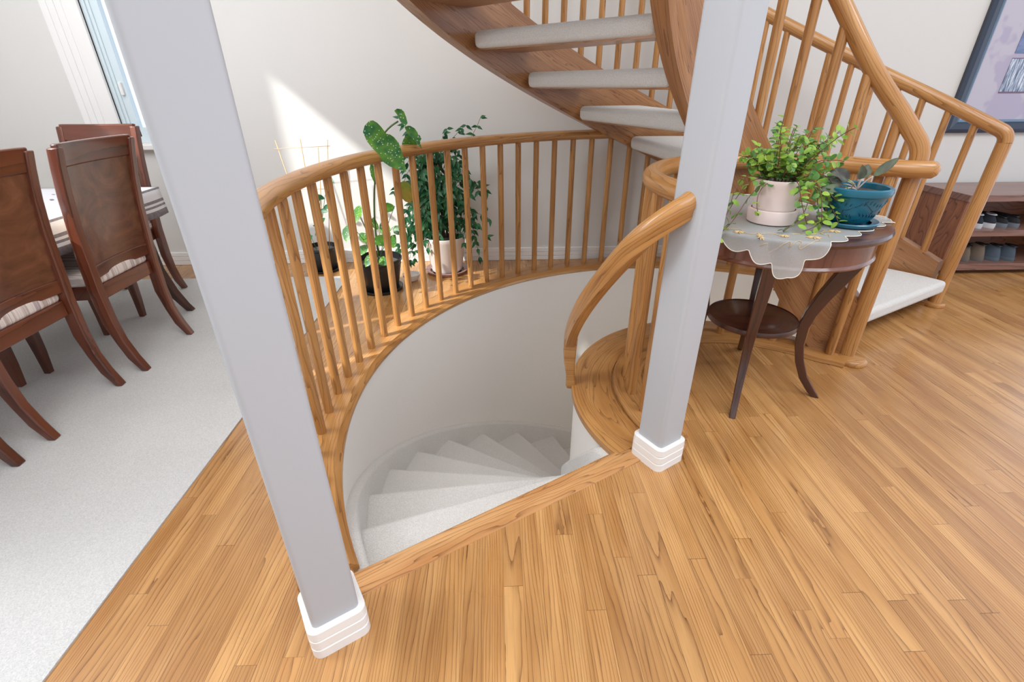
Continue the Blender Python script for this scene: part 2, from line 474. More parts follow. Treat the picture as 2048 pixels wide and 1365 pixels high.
def fill_poly(loops, z, name, mat, thick=0.0):
    bm = bmesh.new(); es = []
    for lp in loops:
        vs = [bm.verts.new((p[0], p[1], z)) for p in lp]
        for i in range(len(vs)): es.append(bm.edges.new((vs[i], vs[(i+1) % len(vs)])))
    bmesh.ops.triangle_fill(bm, use_beauty=True, use_dissolve=False, edges=es)
    for f in bm.faces:
        if f.normal.z < 0: f.normal_flip()
    me = bpy.data.meshes.new(name); bm.to_mesh(me); bm.free(); me.materials.append(mat)
    me.uv_layers.new(name='UVMap')
    return link(bpy.data.objects.new(name, me))

hole = [tuple(p.xy) for p in arc(RW+0.01, TH1, TH0, 60)] + [tuple(p.xy) for p in arc(RI-0.01, TH0, TH1, 40)]
outer = [(-1.14, -2.2), (5.2, -2.2), (5.2, WY), (-3.7, WY), (-3.7, 3.53), (-1.14, 3.53)]
struct(fill_poly([outer, hole], 0.0, 'floor', M['floor']))
b = MB(); b.box(-3.7, -1.14, -2.2, 3.53, -0.02, 0.006)
struct(b.build('carpet', M['carpet']))
b = MB(); b.box(-1.0, 3.4, -0.5, WY, -2.99, -2.955)
struct(b.build('floor', M['stair_carpet']))

b = MB(); b.box(-3.86, -2.68, WY, WY+0.16, 0, 4.6); b.box(-2.10, 5.2, WY, WY+0.16, 0, 4.6)
b.box(-2.68, -2.10, WY, WY+0.16, 0, 0.93); b.box(-2.68, -2.10, WY, WY+0.16, 2.35, 4.6)
struct(b.build('wall_back', M['wall']))
# left wall with a tall window the sun enters by
WX = -3.7; WL0, WL1, WZ0, WZ1 = 0.0, 2.60, 2.22, 3.43
b = MB(); b.box(WX-0.16, WX, -6.0, WL0, 0, 4.6); b.box(WX-0.16, WX, WL1, WY, 0, 4.6)
b.box(WX-0.16, WX, WL0, WL1, 0, WZ0); b.box(WX-0.16, WX, WL0, WL1, WZ1, 4.6)
struct(b.build('wall_left', M['wall']))
b = MB(); b.box(WX-0.16, 5.2, -6.0, WY+.16, 4.6, 4.72); struct(b.build('ceiling', M['wall']))

# back window: frame, sash, glass
def window_back():
    x0, x1, z0, z1 = -2.68, -2.10, 0.93, 2.35
    y0 = WY-0.02
    m = MB()
    m.box(x0-0.10, x0, y0, WY+0.02, z0-0.09, z1+0.09); m.box(x1, x1+0.09, y0, WY+0.02, z0-0.09, z1+0.09)
    m.box(x0, x1, y0, WY+0.02, z1, z1+0.09)
    for k in range(3): m.box(x0-0.25+0.05*k, x0-0.203+0.05*k, y0+0.014-0.004*k, WY+0.02, 0.0+z0-0.05, z1+0.06)
    o = m.build('window_1', M['trim']); struct(o); bevel(o, 0.004)
    f = MB(); yg = WY+0.04
    for k, (a, c) in enumerate(((0, .028), (.028, .05))):
        f.box(x0+a, x0+c, yg-0.03+0.01*k, yg+0.03, z0, z1)
    f.box(x0+.05, x0+.10, yg-.012, yg+.03, z0+.04, z1-.04); f.box(x1-.06, x1, yg-.012, yg+.03, z0, z1)
    f.box(x0, x1, yg-.012, yg+.03, z0, z0+.10); f.box(x0, x1, yg-.012, yg+.03, z1-.06, z1)
    fo = f.build('window_frame', plain('sash_vinyl', sr(214, 228, 232), 0.35), o)
    lt = MB(); lt.box(x0+.062, x0+.082, yg-.03, yg-.012, 1.24, 1.32)
    bevel(lt.build('latch', M['trim'], o), .003)
    s = NT('window_glass'); s.fin((0.9, 0.95, 1), 0.02, 0.5)
    tr = s.n('ShaderNodeBsdfTransparent'); tr.inputs[0].default_value = (.96, .98, 1, 1)
    gl = s.n('ShaderNodeBsdfGlossy'); gl.inputs['Roughness'].default_value = 0.02
    mx = s.n('ShaderNodeMixShader'); mx.inputs[0].default_value = 0.06
    s.l(tr.outputs[0], mx.inputs[1]); s.l(gl.outputs[0], mx.inputs[2]); s.l(mx.outputs[0], s.out.inputs[0])
    M['glass'] = s.m
    g = MB(); g.box(x0+.09, x1-.05, yg+.008, yg+.014, z0+.09, z1-.05); g.build('pane', M['glass'], o)
    sl = MB(); sl.box(x0-0.12, x1+0.11, WY-0.05, WY+0.03, z0-0.045, z0-0.01); bevel(sl.build('window_sill', M['trim'], o), .005)
window_back()
def window_left():
    m = MB()
    m.box(WX-.1, WX-.04, WL0, WL0+.04, WZ0, WZ1); m.box(WX-.1, WX-.04, WL1-.04, WL1, WZ0, WZ1)
    m.box(WX-.1, WX-.04, WL0, WL1, WZ0, WZ0+.04); m.box(WX-.1, WX-.04, WL0, WL1, WZ1-.04, WZ1)
    o = struct(m.build('window_2', M['trim']))
    g = MB(); g.box(WX-.075, WX-.07, WL0+.03, WL1-.03, WZ0+.03, WZ1-.03); g.build('pane', M['glass'], o)
window_left()

# baseboards with three ribs
def ribbed(path, h, name, parent=None, t=0.014, side=1):
    z = [0, .002, h*.30, h*.33, h*.36, h*.63, h*.66, h*.69, h*.97, h]
    o = [0, t, t, t*.55, t, t, t*.55, t, t, t*.5]
    prof = [(0, 0)]+[(side*oo, zz) for oo, zz in zip(o[1:], z[1:])]+[(0, h)]
    m = MB(); m.sweep(path, prof); ob = m.build(name, M['trim'], parent); return ob
struct(ribbed([(5.0, WY-.001, 0), (-2.10, WY-.001, 0), (-3.7, WY-.001, 0)], .105, 'baseboard_back', side=-1))
struct(ribbed([(WX+.001, -2.2, .006), (WX+.001, WY, .006)], .105, 'baseboard_left', side=1))

# walls of the stair well
def cyl_wall(r0, r1, t0, t1, z0, z1, name, mat, n=72):
    m = MB(); m.sweep(arc(r0, t0, t1, n), [(r0-r1, z0), (0, z0), (0, z1), (r0-r1, z1)])
    o = m.build(name, mat); return finish(o)
wo_ = struct(cyl_wall(RW, RW+.08, TH0+6, TH1-2, -2.95, -0.022, 'wall_well', M['well']))
b = MB(); b.sweep([pol(RI-.005, TH0+4-(TH0+6-TH1)*i/60) for i in range(61)], [(0, -2.95), (.08, -2.95), (.08, -.022), (0, -.022)])
struct(finish(b.build('wall_core', M['well'])))
b = MB(); p0, p1 = pol(RI-.05, TH1-1.5), pol(RW+.05, TH1-1.5); b.sweep([p0, p1], [(0, -2.95), (.05, -2.95), (.05, -.022), (0, -.022)])
struct(b.build('wall_end', M['well']))

# threshold board and the curved landing nosing
ta, tb = pol(RW+.03, TH0+.0), pol(RI-.06, TH0+.5)
uu = (tb-ta).normalized(); vv = Vector((uu.y, -uu.x, 0))
b = MB(); q = [ta, ta+vv*.088, tb+vv*.088, tb]
b.prism([(p.x, p.y) for p in q], -.035, .004, grain=(uu.x, uu.y))
struct(bevel(b.build('trim_1', M['oak_thr']), .006, 3))
b = MB()
pr = [(0, -.028), (.0, .001), (-.012, .006), (-.19, .006), (-.19, -.0), (-.03, -.028)]
b.sweep([pol(RI+.012, TH0+1.5-(TH0+1.5-TH1)*i/70) for i in range(71)], [(-a, z) for a, z in pr])
nosing = finish(b.build('trim_2', M['oak'])); struct(nosing)
# riser under the threshold
b = MB(); ra, rb_ = pol(RW, TH0-.2), pol(RI, TH0-.2)
b.sweep([ra, rb_], [(0, -.3), (.03, -.3), (.03, -.036), (0, -.036)])
struct(b.build('wall_riser', M['stair_carpet']))

# ================================================================== STAIR DOWN
stair_down = empty('basement_stairs', (CC.x, CC.y, -1.2))
tag(stair_down, 'pale carpeted winding steps going down inside the curved well', 'stairs')
def rel(o, root):
    o.parent = root; o.matrix_parent_inverse = Matrix.Translation(-Vector(root.location)) if root.rotation_euler.z == 0 else root.matrix_world.inverted()
    return o
def build_rel(m, name, mat, root, smooth=False, mats=None):
    """verts given in world space, root an unrotated empty"""
    off = Vector(root.location); m.v = [v-off for v in m.v]
    return m.build(name, mat, root, smooth, mats)
DT, DR = 12.4, .197
for k in range(1, 14):
    t_hi = 211.2-DT*(k-1) if k > 1 else TH0
    t_lo = 211.2-DT*k
    a = arc(RI+.005, t_hi, t_lo-.6, 6); c = arc(RW-.03, t_lo-.6, t_hi, 8)
    poly = [(p.x, p.y) for p in a+c]
    m = MB(); m.prism(poly[::-1], -DR*(k+1)-.03, -DR*k)
    o = build_rel(m, 'tread', M['stair_carpet'], stair_down); bevel(o, .022, 3, 60); finish(o, 30)
def skirt(r0, r1, name):
    m = MB(); vs = []; N = 70
    path = []; rows = []
    for i in range(N+1):
        th = TH0-.3-(TH0-.3-45)*i/N
        zt = min(-.0159*(211.2-th)+.095, -.03)
        zb = zt-.42
        rows.append((th, zt, zb))
    prof_n = 6; out = []; fs = []; us = []
    for i, (th, zt, zb) in enumerate(rows):
        s_ = 1 if r1 > r0 else -1
        for r, z in ((r0, zb), (r1, zb), (r1, zt-.0), (r1-.010*s_, zt+.004), (r0+.014*s_, zt-.002), (r0+.002*s_, zt-.016)):
            out.append(pol(r, th, z))
    for i in range(N):
        for k in range(6):
            k2 = (k+1) % 6; f = (i*6+k, (i+1)*6+k, (i+1)*6+k2, i*6+k2)
            fs.append(f if r1 > r0 else f[::-1])
    m.add(out, fs); o = build_rel(m, name, M['stair_carpet'], stair_down); finish(o, 50)
skirt(RW-.045, RW+.002, 'carpet_skirt')
skirt(RI+.04, RI-.002, 'carpet_skirt')

# ================================================================== RAILING ROUND THE WELL
RB = 1.90
railing = empty('guard_railing', tuple(pol(RB, 150, 0)))
tag(railing, 'curved oak guard railing with round balusters along the back edge of the stair well', 'railing')
m = MB(); shoe = [(.075, -.030), (.095, -.012), (.095, .004), (.078, .018), (.072, .024), (-.075, .024), (-.08, .018), (-.08, 0.0), (.05, -.004), (.05, -.030)]
TB0, TB1 = 208.8, 52.0
pts = arc(RB, TB0, TB1, 80)
o = build_rel((lambda q: (q.sweep(pts, shoe), q)[1])(MB()), 'base_rail', M['oak'], railing); finish(o)
m = MB(); m.sweep(arc(RB, 211.0, 96.0, 80, .978), circ(.046, .032, 24), vertical=False)
o = build_rel(m, 'handrail', M['oak'], railing); finish(o, 60)
def baluster_mesh(p, z0, z1, r=.0195, n=14):
    m = MB(); m.tube([(p.x, p.y, z0), (p.x, p.y, z0+.02), (p.x, p.y, z1-.02), (p.x, p.y, z1)], [r*.97, r, r, r*.97], n); return m
k = 0; th = 205.2
while th > 97:
    o = build_rel(baluster_mesh(pol(RB, th), .02, .955), 'baluster', M['oak'], railing); finish(o, 60)
    th -= 4.42
# balusters that run on under the stair
while th > 55:
    zt = .27+.0148*(th-29.5) - .33 + .0
    zt = max(.3, min(.95, .822+.0142*(th-90.5)+.03))
    o = build_rel(baluster_mesh(pol(RB, th), .02, zt), 'baluster', M['oak'], railing); finish(o, 60)
    th -= 4.42

# ================================================================== INNER GUARD RAIL
def rg(th):
    pts_ = [(16, .735), (22.9, .70), (30, .65), (50, .605), (77, .575), (110, .55), (150, .53), (190, .525), (214, .545), (222, .575)]
    for (a, ra), (c, rc) in zip(pts_, pts_[1:]):
        if th <= c: t = max(0, (th-a)/(c-a)); return ra+(rc-ra)*t
    return pts_[-1][1]
inner = empty('guard_railing', tuple(pol(.53, 150, 0)))
tag(inner, 'low curled oak guard rail on clustered balusters between the white post and side table', 'railing')
m = MB(); path = [pol(rg(20+(214-20)*i/70), 20+(214-20)*i/70, .965) for i in range(71)]
e0 = Vector((1.862, 2.118, .965))
path = [e0]+path[1:]
m.sweep(path, circ(.041, .037, 20), vertical=False)
m.lathe([(0.001, -.037), (.02, -.034), (.035, -.02), (.041, 0), (.035, .02), (.02, .034), (.001, .037)], 20, tuple(e0), capb=False)
o = build_rel(m, 'handrail', M['oak'], inner); finish(o, 60)
sh2 = [(-.062, .0), (-.07, .006), (-.068, .02), (-.06, .028), (.055, .028), (.066, .022), (.068, 0)]
m = MB(); path = [pol(rg(th_), th_, .002) for th_ in [20+(218.5-20)*i/70 for i in range(71)]]
m.sweep(path, [(-a, z) for a, z in sh2][::-1])
# rounded toe under the newel post and at the white post
for c_ in ((1.845, 2.13), (.692, 1.507)):
    rr_ = .0 if c_[0] > 1 else .018
    m.lathe([(.072-rr_, .0), (.075-rr_, .008), (.072-rr_, .022), (.062-rr_, .030)], 28, (c_[0], c_[1], .001), capb=True, capt=True)
o = build_rel(m, 'base_rail', M['oak'], inner); finish(o)
for th_ in (26.5, 38, 50.5, 64, 77, 93, 108, 122, 136, 150.5, 166, 182, 197):
    p = pol(rg(th_)+.004, th_); o = build_rel(baluster_mesh(p, .026, .935, .021), 'baluster', M['oak'], inner); finish(o, 60)

# ================================================================== STAIR UP
up = empty('open_tread_staircase', tuple(pol(1.2, 100, 0)))
tag(up, 'curved oak staircase with pale carpeted open treads rising over the well', 'staircase')
UR, UT = .1945, 12.9
def rout(th):
    t = min(max((64-th)/35, 0), 1); return 1.83+.13*t*t*(3-2*t)
def rin(th):
    t = min(max((50-th)/27, 0), 1); return .625+.132*t*t*(3-2*t)
def z_top_o(th): return .27+.0150*(th-29.5)
def z_bot_o(th): return .822+.0143*(th-90.5)
def z_top_i(th): return 1.214+.0149*(th-84.9)
def stringer(rf, zt, zb, t0, t1, halfw, name):
    vs = []; fs = []; us = []; N = 90; L = 0; prev = None
    for i in range(N+1):
        th = t0+(t1-t0)*i/N; r = rf(th)
        a, c = max(zb(th), .004), max(zt(th), .01)
        p = pol(r, th); L += (p-prev).length*1.25 if prev is not None else 0; prev = p
        for rr, z in ((r-halfw, a), (r+halfw, a), (r+halfw, c), (r-halfw, c)): vs.append(pol(rr, th, z))
        us.append(L)
    uv = []
    for i in range(N):
        for k in range(4):
            k2 = (k+1) % 4; fs.append((i*4+k, i*4+k2, (i+1)*4+k2, (i+1)*4+k))
            h = [0, .05, .40, .45, .85]
            uv.append([(us[i], h[k]), (us[i], h[k+1]), (us[i+1], h[k+1]), (us[i+1], h[k])])
    fs.append((3, 2, 1, 0)); uv.append([(0, 0)]*4); b_ = N*4; fs.append((b_, b_+1, b_+2, b_+3)); uv.append([(0, 0)]*4)
    m = MB(); m.add(vs, fs, uv); o = build_rel(m, name, M['oak_red'], up); finish(o, 40); return o
stringer(lambda t: rout(t)+.004, z_top_o, z_bot_o, 30.6, 206, .036, 'stringer')
def rstr(th): return rin(th)-.004
stringer(rstr, z_top_i, lambda t: .822+.0143*(t-90.5), 24.5, 206, .036, 'stringer')
def tread_up(k):
    t1 = 44.6+UT*(k-1); t0 = t1-UT-1.6
    if k == 1: t0 = 27.8
    z = UR*k
    def poly(g0, g1, ta_, tb_):
        a = [pol(rin(t_)+g0, t_) for t_ in [ta_+(tb_-ta_)*i/6 for i in range(7)]]
        c = [pol(rout(t_)-g1, t_) for t_ in [tb_+(ta_-tb_)*i/8 for i in range(9)]]
        return [(p.x, p.y) for p in a+c][::-1]
    m = MB(); m.prism(poly(.02, .02, t0+1.6, t1-1.2), z-.090, z-.07, grain=tuple(pol(1, (t0+t1)/2).xy-CC))
    bo = build_rel(m, 'tread', M['oak_red'], up)
    m = MB(); m.prism(poly(.044, .058, t0, t1), z-.084, z)
    off = Vector(up.location)
    co = m; co.v = [v-off for v in co.v]
    c = co.build('carpet_wrap', M['stair_carpet'], bo); bevel(c, .034, 4, 50); finish(c, 60)
for k in range(1, 14): tread_up(k)
# newel posts, handrails, balusters
N1 = Vector((1.841, 2.166, 0)); N2 = Vector((2.862, 2.826, 0))
def rhand(rf, t0, zc, lead):
    pts_ = []
    for i in range(61):
        th = t0+(206-t0)*i/60; pts_.append(pol(rf(th), th, zc(th)))
    return pts_
def elbow(newel, first, second, ztop, rad, n=6):
    a = Vector((newel.x, newel.y, ztop)); din = Vector((0, 0, 1)); dout = (second-a).normalized()
    out = []
    for i in range(n+1):
        t = i/n; p0 = a-din*rad; p2 = a+dout*rad
        out.append(p0*(1-t)**2+a*2*t*(1-t)+p2*t*t)
    return out
def newel_and_rail(newel, rf, t0, zc, name_r=.036, shoe_len=True):
    pts_ = rhand(rf, t0, zc, None)
    a = Vector((newel.x, newel.y, zc(t0)-.01))
    el = elbow(newel, pts_[1], pts_[2], a.z, .045)
    m = MB(); m.tube([(newel.x, newel.y, .0), (newel.x, newel.y, .03), (newel.x, newel.y, .4), (newel.x, newel.y, el[0].z)], name_r, 20)
    o = build_rel(m, 'newel_post', M['oak'], up); finish(o, 60)
    m = MB(); m.tube(el+pts_[3:], name_r, 20); o = build_rel(m, 'handrail', M['oak'], up); finish(o, 60)
zo = lambda th: 1.09+.0150*(th-30)-.030
zi = lambda th: 1.05+.0150*(th-23)-.0
newel_and_rail(N1, lambda t: rin(t)+.0, 23, zi)
newel_and_rail(N2, lambda t: rout(t)+.0, 29.3, zo)
th = 33.7
while th < 204:
    p = pol(rout(th), th); o = build_rel(baluster_mesh(p, z_top_o(th)-.03, zo(th)-.02), 'baluster', M['oak'], up); finish(o, 60)
    th += 4.15
th = 31.8
while th < 204:
    p = pol(rin(th), th); o = build_rel(baluster_mesh(p, z_top_i(th)-.03, zi(th)-.02, .0215), 'baluster', M['oak'], up); finish(o, 60)
    th += 12.0
# toe block under the far newel
m = MB(); m.lathe([(.062, 0), (.065, .006), (.062, .020), (.052, .026)], 26, (N2.x, N2.y, .001), capt=True)
dd_ = Vector((-.62, .78)); q = [N2.xy+Vector((dd_.y, -dd_.x))*.055, N2.xy-Vector((dd_.y, -dd_.x))*.055]
m.prism([tuple(q[1]), tuple(q[0]), tuple(q[0]+dd_*.22), tuple(q[1]+dd_*.22)], .001, .022, grain=(dd_.x, dd_.y))
o = build_rel(m, 'base_block', M['oak'], up); finish(o)

# ================================================================== WALL HANDRAIL GOING DOWN
hr = empty('stair_handrail', tuple(pol(.815, 200, .7)))
tag(hr, 'thick oak handrail sweeping down from the narrow white post into the well', 'handrail')
pts_ = []
for i in range(41):
    th = 217.5-(217.5-172.0)*i/40
    r = .815-.085*(max(0, th-208)/9.5)**2
    pts_.append(pol(r, th, .42+.0165*(th-183)-(.0003*max(0, th-212)**2)))
pts_.insert(0, Vector((.585, 1.436, .996)))
prof = []
for a, z in [(-.020, -.036), (.020, -.036), (.024, -.028), (.024, -.012), (.029, -.004), (.030, .010), (.025, .024), (.014, .033), (0, .036), (-.014, .033), (-.025, .024), (-.030, .010), (-.029, -.004), (-.024, -.012), (-.024, -.028)]:
    prof.append((a, z))
m = MB(); m.sweep(pts_, prof, vertical=False)
o = build_rel(m, 'rail', M['oak'], hr); finish(o, 45)
# contoured end bracket down to the landing nosing
m = MB()
bp = [pol(.812, 172, .27), pol(.815, 171.5, .20), pol(.812, 171, .13), pol(.806, 171, .06), pol(.80, 171, .0), pol(.80, 171, -.02)]
bw = [(.030, .040), (.030, .040), (.026, .036), (.020, .030), (.024, .034), (.018, .030)]
vs = []; fs = []
for p, (a, c) in zip(bp, bw):
    rd = (p.xy-CC).normalized(); tg = Vector((-rd.y, rd.x))
    for sa, sc in ((-1, -1), (1, -1), (1, 1), (-1, 1)):
        q = p.xy+rd*a*sa+tg*c*sc; vs.append((q.x, q.y, p.z))
for i in range(len(bp)-1):
    for k in range(4): fs.append((i*4+k, i*4+(k+1) % 4, (i+1)*4+(k+1) % 4, (i+1)*4+k))
fs = [f[::-1] for f in fs]
fs += [(0, 1, 2, 3), tuple(range(len(vs)-4, len(vs)))[::-1]]
m.add(vs, fs); o = build_rel(m, 'end_bracket', M['oak'], hr); bevel(o, .006, 3); finish(o, 50)

# ================================================================== WHITE POSTS
def white_post(c, label):
    root = empty('support_post', (c[0], c[1], 0), R(31)); tag(root, label, 'post')
    hw = .059
    def rounded(h, r, n=5):
        out = []
        for cx_, cy_, a0 in ((h-r, h-r, 0), (-h+r, h-r, 90), (-h+r, -h+r, 180), (h-r, -h+r, 270)):
            for i in range(n+1):
                a = R(a0+90*i/n); out.append((cx_+r*cos(a), cy_+r*sin(a)))
        return out
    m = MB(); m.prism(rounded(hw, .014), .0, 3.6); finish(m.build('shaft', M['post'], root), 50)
    m = MB(); hb = .075; zs = [(0, hb), (.030, hb), (.033, hb-.004), (.036, hb), (.064, hb), (.067, hb-.004), (.070, hb), (.097, hb-.001), (.101, hb-.007), (.101, hw-.002)]
    N = len(rounded(hb, .026)); vs = []; fs = []
    for z, h in zs: vs += [(x, y, z) for x, y in rounded(h, .026*h/hb)]
    for i in range(len(zs)-1):
        for k in range(N): fs.append((i*N+k, i*N+(k+1) % N, (i+1)*N+(k+1) % N, (i+1)*N+k))
    m.add(vs, fs); finish(m.build('plinth', M['trim'], root), 30)
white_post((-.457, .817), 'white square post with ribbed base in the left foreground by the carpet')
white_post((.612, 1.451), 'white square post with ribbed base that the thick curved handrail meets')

# ================================================================== SIDE TABLE
TC = Vector((1.175, 1.988, 0)); TZ = .812
st = empty('side_table', tuple(TC)); tag(st, 'round dark cherry side table with four sabre legs and a low shelf', 'table')
m = MB(); m.lathe([(.385, TZ-.030), (.400, TZ-.026), (.405, TZ-.014), (.401, TZ-.003), (.392, TZ)], 64, capt=True)
finish(m.build('tabletop', M['cherry_dark'], st), 40)
m = MB(); m.lathe([(.350, TZ-.124), (.370, TZ-.122), (.374, TZ-.115), (.366, TZ-.106), (.366, TZ-.030)], 64)
finish(m.build('apron', M['mahog'], st), 40)
m = MB(); m.lathe([(.186, .326), (.194, .328), (.196, .340), (.192, .350), (.188, .346), (.12, .346), (.118, .3465)], 48, capt=True)
finish(m.build('shelf', M['cherry_dark'], st), 40)
m = MB(); m.lathe([(.118, .3266), (.02, .3268)], 40, capb=False, capt=True); 
def sabre(ang):
    m = MB(); prof = [(.338, .694, .062), (.318, .65, .062), (.286, .575, .058), (.25, .49, .052), (.222, .41, .046), (.210, .34, .042), (.215, .25, .036), (.235, .17, .036), (.270, .09, .034), (.315, .03, .031), (.342, 0, .030)]
    a = R(ang); rd = Vector((cos(a), sin(a), 0)); tg = Vector((-sin(a), cos(a), 0)); vs = []; fs = []; us = []
    for i, (r, z, w_) in enumerate(prof):
        nx = prof[min(i+1, len(prof)-1)]; pv = prof[max(i-1, 0)]
        dr, dz = nx[0]-pv[0], nx[1]-pv[1]; L = hypot(dr, dz); nr, nz = -dz/L, dr/L   # outward normal
        if i == 0: nr, nz = 1, 0
        if i == len(prof)-1: nr, nz = 1, 0
        for s1, s2 in ((-1, -1), (1, -1), (1, 1), (-1, 1)):
            q = rd*(r+s1*nr*w_/2)+tg*(s2*(.013+.011*min(1, z/.6)))+Vector((0, 0, z+s1*nz*w_/2)); vs.append(q)
    for i in range(len(prof)-1):
        for k in range(4):
            fs.append((i*4+k, (i+1)*4+k, (i+1)*4+(k+1) % 4, i*4+(k+1) % 4)); us.append([(prof[i][1], k*.04), (prof[i+1][1], k*.04), (prof[i+1][1], k*.04+.04), (prof[i][1], k*.04+.04)])
    fs += [(0, 1, 2, 3), tuple(range(len(vs)-4, len(vs)))[::-1]]; us += [[(0, 0)]*4]*2
    m.add(vs, fs, us); o = m.build('leg', M['cherry_dark'], st); bevel(o, .003, 2); finish(o, 40)
for a in (-117, -29, 63, 151): sabre(a)

# lace cloth over the table, corner hanging to the front
def doily():
    half = .382; a0 = R(-55.5); N = 96; TR = .408
    vs = []; idx = {}; fs = []
    ca, sa = cos(a0), sin(a0)
    def scal(t):      # scalloped edge
        return 1-.08*(1-abs(sin(t*pi*7.0)))
    for i in range(N+1):
        for j in range(N+1):
            u = (i/N*2-1); v = (j/N*2-1)
            su = scal((j/N)) if True else 1; sv = scal((i/N))
            x = u*half*(1-(1-su)*abs(u)**4)+.0; y = v*half*(1-(1-sv)*abs(v)**4)
            X_ = x*ca-y*sa-.094; Y_ = x*sa+y*ca-.018; r = hypot(X_, Y_)
            if r <= TR: z = TZ+.0025
            else:
                ex = r-TR; wob = .010*sin(atan2(Y_, X_)*22)*min(1, ex/.05)
                k = (TR+.004+min(ex, .01)*.3+wob*.6)/r; X_, Y_ = X_*k, Y_*k; z = TZ+.0025-ex
            vs.append((X_, Y_, z))
    W = N+1
    for i in range(N):
        for j in range(N): fs.append((i*W+j, (i+1)*W+j, (i+1)*W+j+1, i*W+j+1))
    o = mesh('lace_cloth', vs, fs, M['sheer'], None, None, True); o.location = (TC.x+DX, TC.y+DY, 0)
    tag(o, 'sheer white embroidered cloth with scalloped hem draped over the side table', 'tablecloth')
    # hem thread round the scallops and embroidered flowers
    m = MB(); edge = [vs[i*W] for i in range(W)]+[vs[N*W+j] for j in range(W)]+[vs[(N-i)*W+N] for i in range(W)]+[vs[N-j] for j in range(W)]
    edge = [Vector(e)+Vector((0, 0, .0008)) for e in edge]; pts2 = [edge[0]]
    for e in edge[1:]:
        if (e-pts2[-1]).length > 1e-4: pts2.append(e)
    m.tube(pts2, .0016, 5); m.build('hem', M['hem'], o, True)
    def on(u, v):
        i = int(round((u+1)/2*N)); j = int(round((v+1)/2*N)); p = Vector(vs[i*W+j]); a_ = Vector(vs[min(i+1, N)*W+j])-p; b_ = Vector(vs[i*W+min(j+1, N)])-p
        return p, a_.normalized(), b_.normalized()
    for u, v, s_ in ((.80, .25, 1), (.80, -.05, 1), (.80, -.42, 1.1), (.78, .62, .9), (.25, -.8, 1), (-.05, -.8, 1), (-.42, -.8, 1.1), (.45, -.80, 1), (.58, -.58, .8), (.70, .80, .9), (-.7, -.8, 1)):
        p, a_, b_ = on(u, v); n_ = a_.cross(b_).normalized()
        if n_.z < 0: n_ = -n_
        f = MB()
        for k in range(8):
            A = k*pi/4; dd2 = a_*cos(A)+b_*sin(A); f.tube([p+n_*.002+dd2*.004*s_, p+n_*.002+dd2*.021*s_], [.0030, .0013], 5)
        f.build('embroidered_flower', M['gold'], o, True)
    for u0, v0, u1, v1 in ((.8, -.1, .6, -.5), (.1, -.8, .55, -.62), (.72, -.72, .88, -.5), (.72, -.72, .5, -.88), (.8, .2, .84, .6), (.85, -.3, .7, -.1), (-.2, -.8, -.4, -.74)):
        pp = []
        for k in range(12):
            t = k/11; q_, a_, b_ = on(u0+(u1-u0)*t, v0+(v1-v0)*t+.06*sin(t*9)); n_ = a_.cross(b_).normalized(); pp.append(q_+(n_ if n_.z > 0 else -n_)*.002)
        f = MB(); f.tube(pp, .001, 5); f.build('embroidered_vine', M['gold'], o, True)
DX, DY = 0.0, 0.0
doily()

# ================================================================== PLANT HELPERS
def leaf_shape(m, base, direction, normal, L, W_, mi=0, bend=.15, fold=.12, shape='oval'):
    dv = Vector(direction).normalized(); nv = Vector(normal); nv = (nv-dv*nv.dot(dv))
    if nv.length < 1e-3: nv = dv.orthogonal()
    nv.normalize(); sv = dv.cross(nv)
    st_ = {'oval': [(0, .0), (.12, .55), (.35, 1), (.6, .95), (.85, .5), (1, 0)],
           'pointed': [(0, 0), (.1, .6), (.32, 1), (.58, .72), (.82, .28), (1, 0)],
           'round': [(0, .1), (.1, .62), (.35, 1), (.65, .97), (.9, .55), (1, .08)],
           'wing': [(-.12, .35), (.02, .85), (.25, 1.0), (.5, .82), (.78, .40), (1, 0)]}[shape]
    vs = []; b_ = Vector(base)
    for t, wd in st_:
        c = b_+dv*L*t-nv*L*bend*t*t
        hw = W_/2*wd
        vs += [c-sv*hw+nv*fold*hw*2, c, c+sv*hw+nv*fold*hw*2]
    fs = []
    for i in range(len(st_)-1):
        a = i*3; fs += [(a, a+1, a+4, a+3), (a+1, a+2, a+5, a+4)]
    m.add(vs, fs, None, mi)

def rnd_dir(zmin=-1, zmax=1):
    z = random.uniform(zmin, zmax); a = random.uniform(0, 2*pi); r = sqrt(max(0, 1-z*z)); return Vector((r*cos(a), r*sin(a), z))

def bez(p0, p1, p2, n=8):
    p0, p1, p2 = map(Vector, (p0, p1, p2)); return [p0*(1-t)**2+p1*2*t*(1-t)+p2*t*t for t in [i/n for i in range(n+1)]]

